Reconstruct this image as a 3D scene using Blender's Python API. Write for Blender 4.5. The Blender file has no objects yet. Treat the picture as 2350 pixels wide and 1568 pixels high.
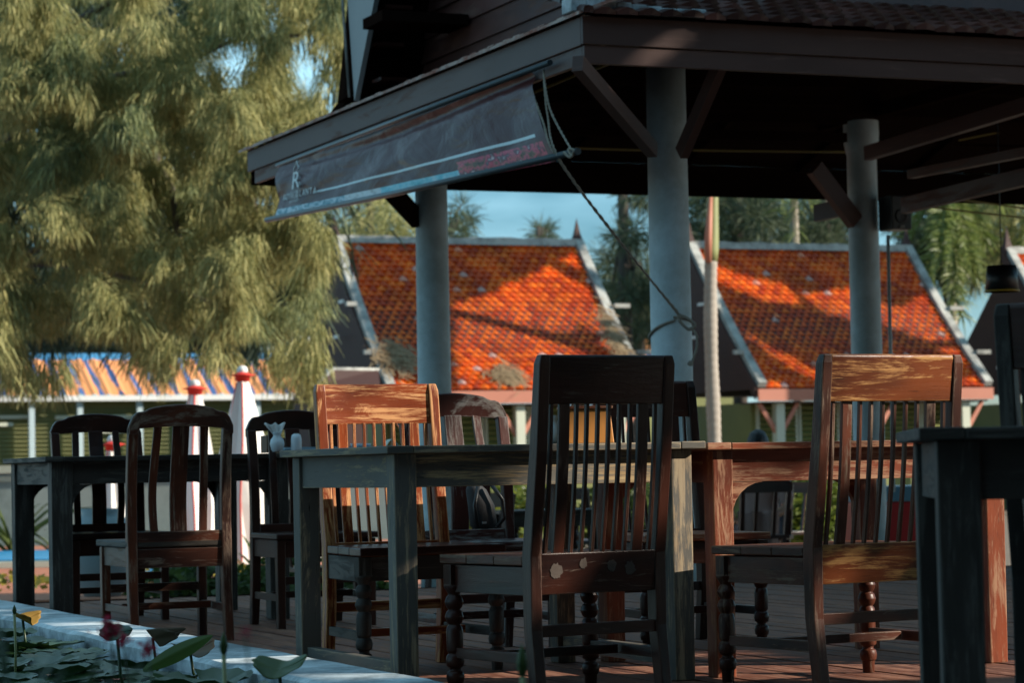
import bpy, math, random
import numpy as np
from mathutils import Vector, Matrix, noise
random.seed(7); rng = np.random.default_rng(7)
PI = math.pi
# ---------------------------------------------------------------- camera
# World axes: +y runs along the pond kerb and the deck boards, +x along the tables' long sides.
A = math.radians(22.8)          # the camera looks 22.8 degrees to the right of +y
PITCH = math.radians(2.80); ROLL = math.radians(1.1)
CAMZ = 0.70; F = 6000.0         # focal length in units of a 2349 px wide picture
sc = bpy.context.scene
cd = bpy.data.cameras.new("camera"); cam = bpy.data.objects.new("camera", cd)
sc.collection.objects.link(cam); sc.camera = cam
cd.sensor_width = 36; cd.lens = 36 * F / 2349; cd.clip_end = 2000; cd.clip_start = 0.05
fwd0 = Vector((math.sin(A), math.cos(A), 0)); right0 = Vector((math.cos(A), -math.sin(A), 0))
FWD = fwd0 * math.cos(PITCH) + Vector((0, 0, math.sin(PITCH)))
UP0 = -fwd0 * math.sin(PITCH) + Vector((0, 0, math.cos(PITCH)))
RT = right0 * math.cos(ROLL) - UP0 * math.sin(ROLL)
UP = right0 * math.sin(ROLL) + UP0 * math.cos(ROLL)
cam.matrix_world = Matrix(((RT.x, UP.x, -FWD.x, 0), (RT.y, UP.y, -FWD.y, 0), (RT.z, UP.z, -FWD.z, CAMZ), (0, 0, 0, 1)))
cd.dof.use_dof = True; cd.dof.focus_distance = 8.9; cd.dof.aperture_fstop = 6.4
# ---------------------------------------------------------------- world, sun, exposure
SUN = Vector((1.0, -0.60, 0.58)).normalized()
w = bpy.data.worlds.new("World"); sc.world = w; w.use_nodes = True
nt = w.node_tree; bg = nt.nodes["Background"]
sky = nt.nodes.new("ShaderNodeTexSky"); sky.sky_type = 'NISHITA'; sky.sun_disc = False
sky.sun_elevation = math.asin(SUN.z); sky.sun_rotation = math.atan2(SUN.x, SUN.y)
sky.air_density = 1.0; sky.dust_density = 0.0; sky.ozone_density = 5.0
tc = nt.nodes.new("ShaderNodeTexCoord"); mp = nt.nodes.new("ShaderNodeMapping"); mp.inputs['Scale'].default_value = (3, 3, 11)
nz = nt.nodes.new("ShaderNodeTexNoise"); nz.inputs['Scale'].default_value = 1.6; nz.inputs['Detail'].default_value = 5
cr = nt.nodes.new("ShaderNodeValToRGB"); cr.color_ramp.elements[0].position = 0.36; cr.color_ramp.elements[1].position = 0.66
cr.color_ramp.elements[1].color = (.75, .75, .75, 1)
mx = nt.nodes.new("ShaderNodeMix"); mx.data_type = 'RGBA'; mx.inputs[7].default_value = (9.5, 16.0, 19.0, 1)
nt.links.new(tc.outputs['Generated'], mp.inputs[0]); nt.links.new(mp.outputs[0], nz.inputs[0]); nt.links.new(nz.outputs[0], cr.inputs[0])
hs = nt.nodes.new('ShaderNodeHueSaturation'); hs.inputs['Saturation'].default_value = 1.4; hs.inputs['Hue'].default_value = .485; nt.links.new(sky.outputs[0], hs.inputs['Color'])
nt.links.new(cr.outputs[0], mx.inputs[0]); nt.links.new(hs.outputs[0], mx.inputs[6]); nt.links.new(mx.outputs[2], bg.inputs[0])
bg.inputs[1].default_value = 0.05
ld = bpy.data.lights.new("sun", 'SUN'); ld.energy = 5.0; ld.angle = math.radians(0.5); ld.color = (1.0, .90, .76)
lo = bpy.data.objects.new("sun", ld); sc.collection.objects.link(lo)
lo.rotation_euler = SUN.to_track_quat('Z', 'Y').to_euler(); lo.location = (20, -10, 20)
sc.view_settings.view_transform = 'Standard'; sc.view_settings.look = 'None'; sc.view_settings.exposure = 0.68; sc.view_settings.gamma = 1

# ---------------------------------------------------------------- survey helpers (turn a sighting into a place in the world)
def sight(px, py):
    return FWD * F + RT * (px - 1174.5) + UP * (784 - py)
def at(px, py, Y):                      # at distance Y along the level view axis
    d = sight(px, py); t = Y / d.dot(fwd0); p = d * t; return Vector((p.x, p.y, p.z + CAMZ))
def atz(px, py, z):
    d = sight(px, py); t = (z - CAMZ) / d.z; p = d * t; return Vector((p.x, p.y, z))
def aty(px, py, y):
    d = sight(px, py); p = d * (y / d.y); return Vector((p.x, p.y, p.z + CAMZ))
def atx(px, py, x):
    d = sight(px, py); p = d * (x / d.x); return Vector((p.x, p.y, p.z + CAMZ))
def W(X, Y):                            # view-axis ground coordinates -> world x, y
    p = right0 * X + fwd0 * Y; return (p.x, p.y)

# ---------------------------------------------------------------- mesh builder
class MB:
    def __init__(s): s.v = []; s.f = []; s.uv = []; s.sm = []
    def face(s, idx, uv, smooth=False): s.f.append(idx); s.uv.append(uv); s.sm.append(smooth)
    def hexa(s, p):   # p: 8 points, bottom 4 ccw, top 4 ccw
        b = len(s.v); s.v += [tuple(q) for q in p]; P = [Vector(q) for q in p]
        lx = (P[1]-P[0]).length; ly = (P[3]-P[0]).length; lz = (P[4]-P[0]).length
        o = random.random()*9
        L = max(range(3), key=lambda i: (lx, ly, lz)[i])
        co = [(0,0,0),(lx,0,0),(lx,ly,0),(0,ly,0),(0,0,lz),(lx,0,lz),(lx,ly,lz),(0,ly,lz)]
        for q, axs in (((0,3,2,1),(0,1)),((4,5,6,7),(0,1)),((0,1,5,4),(0,2)),((1,2,6,5),(1,2)),((2,3,7,6),(0,2)),((3,0,4,7),(1,2))):
            a, c = axs
            if c == L: a, c = c, a
            s.face([b+i for i in q], [(co[i][a]+o, co[i][c]+o*.37) for i in q])
        return s
    def box(s, x0, x1, y0, y1, z0, z1):
        return s.hexa([(x0,y0,z0),(x1,y0,z0),(x1,y1,z0),(x0,y1,z0),(x0,y0,z1),(x1,y0,z1),(x1,y1,z1),(x0,y1,z1)])
    def beam(s, p0, p1, w, h, up=(0,0,1)):
        p0 = Vector(p0); p1 = Vector(p1); d = (p1-p0).normalized(); x = d.cross(Vector(up)).normalized()*w/2; z = x.cross(d).normalized()*h/2
        return s.hexa([p0-x-z, p0+x-z, p1+x-z, p1-x-z, p0-x+z, p0+x+z, p1+x+z, p1-x+z])
    def loft(s, rings, smooth=False, caps=True):
        n = len(rings[0]); b = len(s.v); o = random.random()*9
        for r in rings: s.v += [tuple(q) for q in r]
        us = [0.0]
        for i in range(1, len(rings)): us.append(us[-1] + (Vector(rings[i][0])-Vector(rings[i-1][0])).length)
        vs = [0.0]
        for j in range(n): vs.append(vs[-1] + (Vector(rings[0][(j+1)%n])-Vector(rings[0][j])).length)
        for i in range(len(rings)-1):
            for j in range(n):
                k = (j+1) % n
                s.face([b+i*n+j, b+i*n+k, b+(i+1)*n+k, b+(i+1)*n+j], [(us[i]+o,vs[j]),(us[i]+o,vs[j+1]),(us[i+1]+o,vs[j+1]),(us[i+1]+o,vs[j])], smooth)
        if caps:
            s.face([b+j for j in reversed(range(n))], [(vs[j]*.3, o) for j in reversed(range(n))])
            e = b+(len(rings)-1)*n; s.face([e+j for j in range(n)], [(vs[j]*.3, o) for j in range(n)])
        return s
    def lathe(s, prof, c=(0,0), n=14, z0=0):
        return s.loft([[(c[0]+r*math.cos(2*PI*j/n), c[1]+r*math.sin(2*PI*j/n), z0+z) for j in range(n)] for z, r in prof], True)
    def tube(s, pts, r, n=8, smooth=True):
        P = [Vector(p) for p in pts]; R = r if isinstance(r, (list, tuple)) else [r]*len(P); rings = []
        u = None
        for i, p in enumerate(P):
            d = (P[min(i+1, len(P)-1)]-P[max(i-1, 0)]).normalized()
            if u is None: u = d.cross(Vector((0.31, .17, 1))).normalized()
            u = (u - d*u.dot(d)).normalized(); v = d.cross(u)
            rings.append([p + (u*math.cos(2*PI*j/n)+v*math.sin(2*PI*j/n))*R[i] for j in range(n)])
        return s.loft(rings, smooth)
    def prism(s, poly, fn, t):          # poly of 2d points; fn(a,b,k)->3d for side k=0/1
        n = len(poly); b = len(s.v)
        s.v += [tuple(fn(a, c, 0)) for a, c in poly] + [tuple(fn(a, c, 1)) for a, c in poly]
        s.face(list(range(b, b+n)), [(a, c) for a, c in poly]); s.face(list(range(b+2*n-1, b+n-1, -1)), [(a, c) for a, c in reversed(poly)])
        for i in range(n):
            j = (i+1) % n; s.face([b+j, b+i, b+n+i, b+n+j], [(poly[j][0], poly[j][1]), (poly[i][0], poly[i][1]), (poly[i][0], poly[i][1]+t), (poly[j][0], poly[j][1]+t)])
        return s
    def quad(s, a, b_, c, d, uv=((0,0),(1,0),(1,1),(0,1))):
        b = len(s.v); s.v += [tuple(a), tuple(b_), tuple(c), tuple(d)]; s.face([b, b+1, b+2, b+3], list(uv)); return s
    def grid(s, fn, nu, nv, smooth=True):
        b = len(s.v)
        for i in range(nu+1):
            for j in range(nv+1): s.v.append(tuple(fn(i/nu, j/nv)))
        for i in range(nu):
            for j in range(nv):
                a = b+i*(nv+1)+j; s.face([a, a+nv+1, a+nv+2, a+1], [(i/nu, j/nv), ((i+1)/nu, j/nv), ((i+1)/nu, (j+1)/nv), (i/nu, (j+1)/nv)], smooth)
        return s
    def build(s, name, mat, parent=None, bevel=0, solid=0, norm=True):
        me = bpy.data.meshes.new(name); me.from_pydata(s.v, [], s.f); me.materials.append(mat)
        uvl = me.uv_layers.new(name="UVMap"); uvl.data.foreach_set("uv", [c for f in s.uv for p in f for c in p])
        me.polygons.foreach_set("use_smooth", s.sm)
        if norm:
            import bmesh
            bm = bmesh.new(); bm.from_mesh(me); bmesh.ops.recalc_face_normals(bm, faces=bm.faces); bm.to_mesh(me); bm.free()
        o = bpy.data.objects.new(name, me); sc.collection.objects.link(o)
        if parent: o.parent = parent
        if solid: m = o.modifiers.new("thick", 'SOLIDIFY'); m.thickness = solid; m.offset = 0
        if bevel: m = o.modifiers.new("bevel", 'BEVEL'); m.width = bevel; m.segments = 2; m.limit_method = 'ANGLE'
        return o
def quads(name, V, mat, parent=None, smooth=False):     # V: (N,4,3) array of separate quads
    n = len(V); me = bpy.data.meshes.new(name)
    me.vertices.add(n*4); me.vertices.foreach_set("co", np.ascontiguousarray(V, dtype=np.float32).ravel())
    me.loops.add(n*4); me.loops.foreach_set("vertex_index", np.arange(n*4, dtype=np.int32))
    me.polygons.add(n); me.polygons.foreach_set("loop_start", np.arange(0, n*4, 4, dtype=np.int32))
    me.update(calc_edges=True); me.validate(); me.materials.append(mat)
    o = bpy.data.objects.new(name, me); sc.collection.objects.link(o)
    if parent: o.parent = parent
    return o
def empty(name, loc=(0,0,0), rz=0):
    o = bpy.data.objects.new(name, None); sc.collection.objects.link(o); o.location = loc; o.rotation_euler = (0, 0, rz); o.empty_display_size = .2; return o
def tag(o, label=None, cat=None, group=None, kind=None):
    if label: o['label'] = label
    if cat: o['category'] = cat
    if group: o['group'] = group
    if kind: o['kind'] = kind
    return o
def copy_tree(o, parent=None):
    c = o.copy(); sc.collection.objects.link(c); c.parent = parent
    for ch in [k for k in bpy.data.objects if k.parent == o]: copy_tree(ch, c)
    return c
def text_mesh(name, s, size, mat, parent, mw, ext=0.0008):
    cu = bpy.data.curves.new(name, 'FONT'); cu.body = s; cu.size = size; cu.extrude = ext; cu.align_x = 'CENTER'; cu.resolution_u = 3
    t = bpy.data.objects.new(name, cu); sc.collection.objects.link(t)
    dg = bpy.context.evaluated_depsgraph_get(); me = bpy.data.meshes.new_from_object(t.evaluated_get(dg)); bpy.data.objects.remove(t)
    me.materials.clear(); me.materials.append(mat)
    o = bpy.data.objects.new(name, me); sc.collection.objects.link(o); o.parent = parent; o.matrix_local = mw; return o

# ---------------------------------------------------------------- materials
def newmat(name):
    m = bpy.data.materials.new(name); m.use_nodes = True; n = m.node_tree
    return m, n, n.nodes["Principled BSDF"], n.nodes.new, n.links.new
def c4(c): return (c[0], c[1], c[2], 1)
def plain(name, col, rough=.6, var=.15, scale=8, metal=0, bump=.15, spec=.5, coord='Object', dirt=None, dirtamt=.5):
    m, n, p, N, L = newmat(name)
    t = N("ShaderNodeTexCoord"); z = N("ShaderNodeTexNoise"); z.inputs['Scale'].default_value = scale; z.inputs['Detail'].default_value = 8; z.inputs['Roughness'].default_value = .65
    L(t.outputs[coord], z.inputs[0])
    x = N("ShaderNodeMix"); x.data_type = 'RGBA'; x.inputs[6].default_value = c4([c*(1-var) for c in col]); x.inputs[7].default_value = c4([min(1, c*(1+var)) for c in col])
    L(z.outputs[0], x.inputs[0]); out = x.outputs[2]
    if dirt:
        z2 = N("ShaderNodeTexNoise"); z2.inputs['Scale'].default_value = scale*.35; z2.inputs['Detail'].default_value = 10; z2.inputs['Roughness'].default_value = .75; L(t.outputs[coord], z2.inputs[0])
        r = N("ShaderNodeValToRGB"); r.color_ramp.elements[0].position = .6-dirtamt*.3; r.color_ramp.elements[1].position = .72-dirtamt*.2; L(z2.outputs[0], r.inputs[0])
        y = N("ShaderNodeMix"); y.data_type = 'RGBA'; L(r.outputs[0], y.inputs[0]); L(out, y.inputs[6]); y.inputs[7].default_value = c4(dirt); out = y.outputs[2]
    L(out, p.inputs['Base Color']); p.inputs['Roughness'].default_value = rough; p.inputs['Metallic'].default_value = metal; p.inputs['Specular IOR Level'].default_value = spec
    if bump:
        b = N("ShaderNodeBump"); b.inputs['Strength'].default_value = bump; b.inputs['Distance'].default_value = .01; L(z.outputs[0], b.inputs['Height']); L(b.outputs[0], p.inputs['Normal'])
    return m
def wood(name, base, dark, worn, wear=.5, rough=.45, bump=.5, gu=1.6, gv=30, wscale=5.0, crack=(.01,.006,.004), spec=.28, edge=True):
    m, n, p, N, L = newmat(name); p.inputs['Specular IOR Level'].default_value = spec
    t = N("ShaderNodeTexCoord"); oi = N("ShaderNodeObjectInfo"); add = N("ShaderNodeVectorMath"); add.operation = 'ADD'
    sc_ = N("ShaderNodeVectorMath"); sc_.operation = 'SCALE'; sc_.inputs[0].default_value = (17, 11, 3); L(oi.outputs['Random'], sc_.inputs['Scale'])
    L(t.outputs['UV'], add.inputs[0]); L(sc_.outputs[0], add.inputs[1])
    def nz(su, sv, det, ro, dist=0):
        mp = N("ShaderNodeMapping"); mp.inputs['Scale'].default_value = (su, sv, 1); L(add.outputs[0], mp.inputs[0])
        z = N("ShaderNodeTexNoise"); z.inputs['Scale'].default_value = 1; z.inputs['Detail'].default_value = det; z.inputs['Roughness'].default_value = ro; z.inputs['Distortion'].default_value = dist; L(mp.outputs[0], z.inputs[0]); return z
    g = nz(gu*2, gv*2.2, 6, .7, .6); big = nz(1.3*wscale*.4, wscale*1.6, 3, .5, .4); wn = nz(wscale*.7, wscale*4.2, 9, .76, .7); fine = nz(gu*6, gv*9, 4, .6)
    def ramp(src, a, b, c0=(0,0,0,1), c1=(1,1,1,1)):
        r = N("ShaderNodeValToRGB"); r.color_ramp.elements[0].position = a; r.color_ramp.elements[1].position = b; r.color_ramp.elements[0].color = c0; r.color_ramp.elements[1].color = c1; L(src, r.inputs[0]); return r
    def mix(f, a, b):
        x = N("ShaderNodeMix"); x.data_type = 'RGBA'
        if isinstance(f, (int, float)): x.inputs[0].default_value = f
        else: L(f, x.inputs[0])
        for k, s in ((6, a), (7, b)):
            if isinstance(s, tuple): x.inputs[k].default_value = c4(s)
            else: L(s, x.inputs[k])
        return x.outputs[2]
    c = mix(ramp(big.outputs[0], .35, .65).outputs[0], dark, base)
    # wear mask: big patches broken up by the grain
    ma = N("ShaderNodeMath"); ma.operation = 'MULTIPLY_ADD'; L(g.outputs[0], ma.inputs[0]); ma.inputs[1].default_value = .45; L(wn.outputs[0], ma.inputs[2])
    th = 1.02 - wear*.52
    be = N("ShaderNodeBevel"); be.samples = 4; be.inputs['Radius'].default_value = .007; ge = N("ShaderNodeNewGeometry"); dt = N("ShaderNodeVectorMath"); dt.operation = 'DOT_PRODUCT'
    L(be.outputs[0], dt.inputs[0]); L(ge.outputs['Normal'], dt.inputs[1]); ed_ = N("ShaderNodeMath"); ed_.operation = 'MULTIPLY_ADD'; L(dt.outputs['Value'], ed_.inputs[0]); ed_.inputs[1].default_value = -1.1; ed_.inputs[2].default_value = 1.1
    ec = N("ShaderNodeMath"); ec.operation = 'MINIMUM'; L(ed_.outputs[0], ec.inputs[0]); ec.inputs[1].default_value = .20; ad = N("ShaderNodeMath"); ad.operation = 'ADD'; L(ec.outputs[0], ad.inputs[0]); L(ma.outputs[0], ad.inputs[1])
    msk = ramp((ad if edge else ma).outputs[0], th-.06, th+.03)
    wc = mix(ramp(g.outputs[0], .36, .60).outputs[0], tuple(k*q for k, q in zip(worn, (.68,.58,.50))), worn)
    c = mix(msk.outputs[0], c, wc)
    c = mix(ramp(fine.outputs[0], .27, .37, (1,1,1,1), (0,0,0,1)).outputs[0], c, crack) if crack else c
    L(c, p.inputs['Base Color'])
    rr = N("ShaderNodeMapRange"); rr.inputs[3].default_value = rough; rr.inputs[4].default_value = min(.9, rough+.35); L(msk.outputs[0], rr.inputs[0]); L(rr.outputs[0], p.inputs['Roughness'])
    b = N("ShaderNodeBump"); b.inputs['Strength'].default_value = bump; b.inputs['Distance'].default_value = .003; L(ma.outputs[0], b.inputs['Height']); L(b.outputs[0], p.inputs['Normal'])
    return m
def leafmat(name, c0, c1, trans=.35, rough=.6, c2=None):
    m, n, p, N, L = newmat(name)
    ge = N("ShaderNodeNewGeometry"); r = N("ShaderNodeValToRGB"); r.color_ramp.elements[0].color = c4(c0); r.color_ramp.elements[1].color = c4(c1)
    if c2: e = r.color_ramp.elements.new(.9); e.color = c4(c1); r.color_ramp.elements[-1].color = c4(c2)
    L(ge.outputs['Random Per Island'], r.inputs[0]); L(r.outputs[0], p.inputs['Base Color']); p.inputs['Roughness'].default_value = rough
    tr = N("ShaderNodeBsdfTranslucent"); L(r.outputs[0], tr.inputs[0]); ms = N("ShaderNodeMixShader"); ms.inputs[0].default_value = trans
    L(p.outputs[0], ms.inputs[1]); L(tr.outputs[0], ms.inputs[2]); L(ms.outputs[0], n.nodes["Material Output"].inputs[0]); return m
def tilemat(name, c0, c1, c2, rough=.35):
    m, n, p, N, L = newmat(name)
    ge = N("ShaderNodeNewGeometry"); r = N("ShaderNodeValToRGB"); r.color_ramp.elements[0].color = c4(c0); r.color_ramp.elements[1].color = c4(c2)
    e = r.color_ramp.elements.new(.5); e.color = c4(c1); e = r.color_ramp.elements.new(.978); e.color = c4(c2); r.color_ramp.elements[-1].color = c4([.30+.35*k for k in c2]) if c2[0] > .5 else c4(c2); r.color_ramp.elements[-1].position = .983; L(ge.outputs['Random Per Island'], r.inputs[0])
    t = N("ShaderNodeTexCoord"); z = N("ShaderNodeTexNoise"); z.inputs['Scale'].default_value = 1.1; z.inputs['Detail'].default_value = 8; z.inputs['Roughness'].default_value = .7; L(t.outputs['Object'], z.inputs[0])
    x = N("ShaderNodeMix"); x.data_type = 'RGBA'; x.blend_type = 'MULTIPLY'; x.inputs[0].default_value = .8; rr = N("ShaderNodeValToRGB"); rr.color_ramp.elements[0].position = .35; rr.color_ramp.elements[1].position = .6; rr.color_ramp.elements[0].color = (.30,.30,.32,1)
    L(z.outputs[0], rr.inputs[0]); L(r.outputs[0], x.inputs[6]); L(rr.outputs[0], x.inputs[7]); L(x.outputs[2], p.inputs['Base Color']); p.inputs['Roughness'].default_value = rough+.15; p.inputs['Specular IOR Level'].default_value = .3
    b = N("ShaderNodeBump"); b.inputs['Strength'].default_value = .3; b.inputs['Distance'].default_value = .02; L(z.outputs[0], b.inputs['Height']); L(b.outputs[0], p.inputs['Normal']); return m

M = {}
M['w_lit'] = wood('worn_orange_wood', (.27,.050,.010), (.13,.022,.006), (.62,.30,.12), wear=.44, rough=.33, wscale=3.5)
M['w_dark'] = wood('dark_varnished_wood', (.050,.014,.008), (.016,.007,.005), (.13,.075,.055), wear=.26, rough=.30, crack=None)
M['w_brown'] = wood('brown_worn_wood', (.11,.028,.012), (.028,.011,.008), (.18,.12,.085), wear=.40, rough=.38)
M['w_peel'] = wood('peeling_maroon_wood', (.060,.014,.010), (.030,.009,.007), (.17,.16,.15), wear=.40, rough=.35, wscale=4)
M['w_yellow'] = wood('honey_worn_wood', (.17,.042,.011), (.045,.013,.007), (.42,.21,.065), wear=.47, rough=.32, wscale=3)
M['w_red'] = wood('red_brown_wood', (.24,.055,.022), (.13,.03,.014), (.36,.19,.11), wear=.45, rough=.38)
M['w_grey'] = wood('weathered_grey_wood', (.115,.108,.095), (.085,.078,.066), (.34,.27,.18), wear=.42, rough=.60, wscale=3)
M['w_greydark'] = wood('weathered_dark_wood', (.040,.032,.026), (.024,.019,.016), (.085,.076,.066), wear=.42, rough=.5)
M['w_fascia'] = wood('painted_brown_board', (.10,.056,.048), (.072,.040,.035), (.15,.09,.075), wear=.30, rough=.5, gu=.6, gv=9, wscale=1.2, crack=None)
M['w_gable'] = wood('stained_plank', (.11,.048,.042), (.06,.026,.022), (.14,.075,.062), wear=.42, rough=.5, gu=.5, gv=14, wscale=1.6)
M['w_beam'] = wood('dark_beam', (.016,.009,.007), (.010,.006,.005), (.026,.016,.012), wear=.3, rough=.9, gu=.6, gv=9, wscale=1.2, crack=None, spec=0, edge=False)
M['column'] = plain('blue_grey_column_paint', (.56,.68,.72), .55, .07, 3, dirt=(.38,.46,.47), dirtamt=.7, bump=.3)
M['kerb'] = plain('weathered_white_kerb', (.60,.68,.72), .7, .14, 6, bump=.5, dirt=(.16,.20,.22), dirtamt=.55)
M['tile'] = tilemat('orange_clay_tile', (.42,.040,.005), (.72,.095,.005), (.85,.16,.008))
M['tile_dark'] = tilemat('dark_glazed_tile', (.05,.018,.014), (.08,.026,.018), (.13,.05,.04), .2)
M['cement'] = plain('grey_cement', (.40,.40,.37), .85, .25, 5, bump=.4, dirt=(.16,.16,.15), dirtamt=.5)
M['darkgable'] = plain('dark_red_boarding', (.045,.014,.010), .7, .3, 3)
M['eave'] = plain('salmon_eave_board', (.46,.17,.11), .6, .12, 2)
M['olive'] = plain('olive_louvre', (.17,.18,.055), .6, .15, 3)
M['cream'] = plain('cream_post', (.50,.52,.42), .6, .1, 3)
M['white'] = plain('white_paint', (.72,.72,.70), .5, .08, 4)
M['canvas'] = plain('white_canvas', (.78,.76,.72), .8, .1, 12)
M['red'] = plain('red_canvas', (.62,.03,.02), .7, .15, 6)
M['black'] = plain('black_plastic', (.012,.012,.013), .4, .2, 6)
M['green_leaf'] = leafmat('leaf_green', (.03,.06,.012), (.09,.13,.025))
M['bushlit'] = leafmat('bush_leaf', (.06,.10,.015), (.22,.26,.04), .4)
M['casu'] = leafmat('needle_foliage', (.15,.17,.055), (.42,.39,.15), .26, .7, (.62,.55,.24))
M['casu_green'] = leafmat('green_needle_foliage', (.08,.12,.06), (.28,.31,.12), .30, .7, (.44,.45,.19))
M['casu_shade'] = leafmat('inner_shade_foliage', (.025,.050,.035), (.08,.12,.07), .2, .7)  # shade deep in the crown is put into this darker leaf colour
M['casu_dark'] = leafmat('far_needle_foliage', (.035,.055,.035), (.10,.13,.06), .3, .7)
M['palm'] = leafmat('palm_leaf', (.09,.14,.03), (.30,.35,.10), .35, .45, (.55,.56,.30))
M['bark'] = plain('bark', (.07,.055,.045), .9, .35, 6, bump=.8)
M['palmbark'] = plain('palm_bark', (.36,.31,.26), .85, .2, 5, bump=.5)
M['shaft'] = plain('crownshaft', (.26,.27,.11), .5, .3, 3)
# ---------------------------------------------------------------- ground, pond, deck
GZ = -0.35
tag(MB().box(-120, 160, -60, 220, GZ-.5, GZ).build('ground', plain('packed_earth', (.16,.12,.085), .9, .25, 2, bump=.4)), kind='structure')
m_w, n_, p_, N_, L_ = newmat('pond_water'); p_.inputs['Base Color'].default_value = (.008,.014,.010,1); p_.inputs['Roughness'].default_value = .06
t_ = N_("ShaderNodeTexCoord"); z_ = N_("ShaderNodeTexNoise"); z_.inputs['Scale'].default_value = 7; L_(t_.outputs['Object'], z_.inputs[0]); b_ = N_("ShaderNodeBump"); b_.inputs['Strength'].default_value = .12; b_.inputs['Distance'].default_value = .02
L_(z_.outputs[0], b_.inputs['Height']); L_(b_.outputs[0], p_.inputs['Normal'])
tag(MB().box(-7, 2.38, 1, 18, GZ+.002, .045).build('pond_water', m_w), kind='structure')
# kerb with slightly uneven arrises
kb = MB()
def ring_k(y):
    j = lambda s: noise.noise(Vector((y*2.3, s*7.1, 0)))*.012 + noise.noise(Vector((y*9, s*3, 4)))*.004
    return [(2.375+j(1), y, GZ), (2.69, y, GZ), (2.69+j(2), y, .095+j(3)*.3), (2.68+j(2), y, .102+j(3)*.3), (2.395+j(4), y, .100+j(5)*.4), (2.375+j(4), y, .088+j(5)*.5)]
kb.loft([ring_k(1+i*.06) for i in range(284)])
pk = empty('pond', (2.5, 9, 0)); tag(pk, 'weathered white stone kerb running along the lily pond', 'pond kerb')
ko = kb.build('kerb', M['kerb'], pk); ko.location = (-2.5, -9, 0)
db = MB(); x = 2.70; random.seed(3)
while x < 15.5:
    wv = .118; zz = random.uniform(-.002, .002); y = 1.0
    while y < 14.6:
        ye = min(14.6, y+random.uniform(2.2, 3.6)); db.box(x, x+wv, y, ye-.004, -.03+zz, zz); y = ye
    x += wv+.012
tag(db.build('deck', wood('deck_board', (.17,.062,.036), (.09,.036,.025), (.27,.13,.085), wear=.50, rough=.6, gu=1.2, gv=26, edge=False)), kind='structure')
fr = MB(); fr.box(2.70, 15.5, 14.605, 14.66, GZ+.002, .004); fr.box(2.7, 15.5, 1, 14.6, -.2, -.06); tag(fr.build('deck_frame', M['w_beam']), kind='structure')

# ---------------------------------------------------------------- pavilion
pav = empty('pavilion', (6.67, 13.5, 0)); tag(pav, 'large dark timber pavilion with tiled roof on round blue-grey columns', 'pavilion')
def pv(o): o.location = (-6.67, -13.5, 0); return o
EX, EY, EY2, EX2 = 5.74, 12.60, 18.70, 15.0
for (cx, cy, top) in ((6.67,13.5,3.0), (6.67,17.3,3.0), (10.2,17.3,3.0), (10.2,13.5,3.0), (13.7,13.5,3.0), (13.7,17.3,3.0)):
    prof = [(GZ-.02,.122),(.5,.121),(2.0,.117),(2.45,.115)]
    if (cx, cy) == (10.2, 17.3): prof += [(3.05,.113),(3.06,.118),(3.12,.130),(3.22,.136),(3.38,.132),(3.43,.12)]
    else: prof += [(top,.114)]
    pv(MB().lathe(prof, (cx, cy), 40).build('column', M['column'], pav))
def fboard(x0,x1,y0,y1,z0,z1): pv(MB().box(x0,x1,y0,y1,z0,z1).build('fascia_board', M['w_fascia'], pav, bevel=.003))
fboard(EX, EX+.03, EY+.03, EY2-.01, 2.957, 3.11); fboard(EX+.012, EX+.042, EY+.042, EY2-.15, 2.857, 2.954)
fboard(EX+.0, EX2, EY, EY+.027, 2.960, 3.112); fboard(EX+.012, EX2, EY+.012, EY+.040, 2.857, 2.956)
pv(MB().box(EX+.03, EX2, EY2-.03, EY2, 2.86, 3.11).build('fascia_board', M['w_beam'], pav)); pv(MB().box(EX2-.03, EX2, EY+.03, EY2-.03, 2.86, 3.11).build('fascia_board', M['w_beam'], pav))
# skirt roof: tiles on the near eave and the side eave
def tile_mesh(mb, fn, nx, sx, nr, sr, lift=.03, th=.022, arc=.25, off=True):
    # fn(u, v, h): u along the eave, v down the slope, h above it
    for r in range(nr):
        for c in range(nx+1):
            u0 = c*sx - (sx/2 if (off and r % 2) else 0); u1 = u0+sx*.96
            u0 = max(u0, 0); u1 = min(u1, nx*sx)
            if u1-u0 < .02: continue
            v0 = r*sr; v1 = v0+sr*1.18; d = random.uniform(-.006, .006); um = (u0+u1)/2; e = sx*arc
            cv = sx*.19                                  # each tile is arched across its width
            T = [fn(u0, v0, .004), fn(um, v0, .004+cv), fn(u1, v0, .004), fn(u0, v1-e*.4, lift+d), fn(um-sx*.2, v1-e*.1, lift+d+cv*.75), fn(um, v1, lift+d+cv), fn(um+sx*.2, v1-e*.1, lift+d+cv*.75), fn(u1, v1-e*.4, lift+d)]
            Bm = [fn(u0, v1-e*.4, lift+d-th), fn(um, v1, lift+d+cv-th*2), fn(u1, v1-e*.4, lift+d-th)]
            b = len(mb.v); mb.v += [tuple(q) for q in T+Bm]
            for f_ in ((0,3,4,1),(1,4,5),(1,5,6),(1,6,7,2),(3,8,9,5,4),(5,9,10,7,6),(2,7,10),(0,8,3)): mb.face([b+q for q in f_], [(0,0)]*len(f_))
k = .30/.85
tm = MB(); tile_mesh(tm, lambda u, v, h: Vector((EX-.02+u, EY+.86-v, 3.125+.30-v*k*.98+h)), 70, .132, 6, .15, .03, .02)
pv(tm.build('roof_tiles', M['tile_dark'], pav, norm=False))
pv(MB().quad((EX,EY-.01,3.114),(EX2,EY-.01,3.114),(EX2,13.6,3.46),(EX+.8,13.6,3.46)).build('skirt_roof', M['w_beam'], pav))
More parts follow.
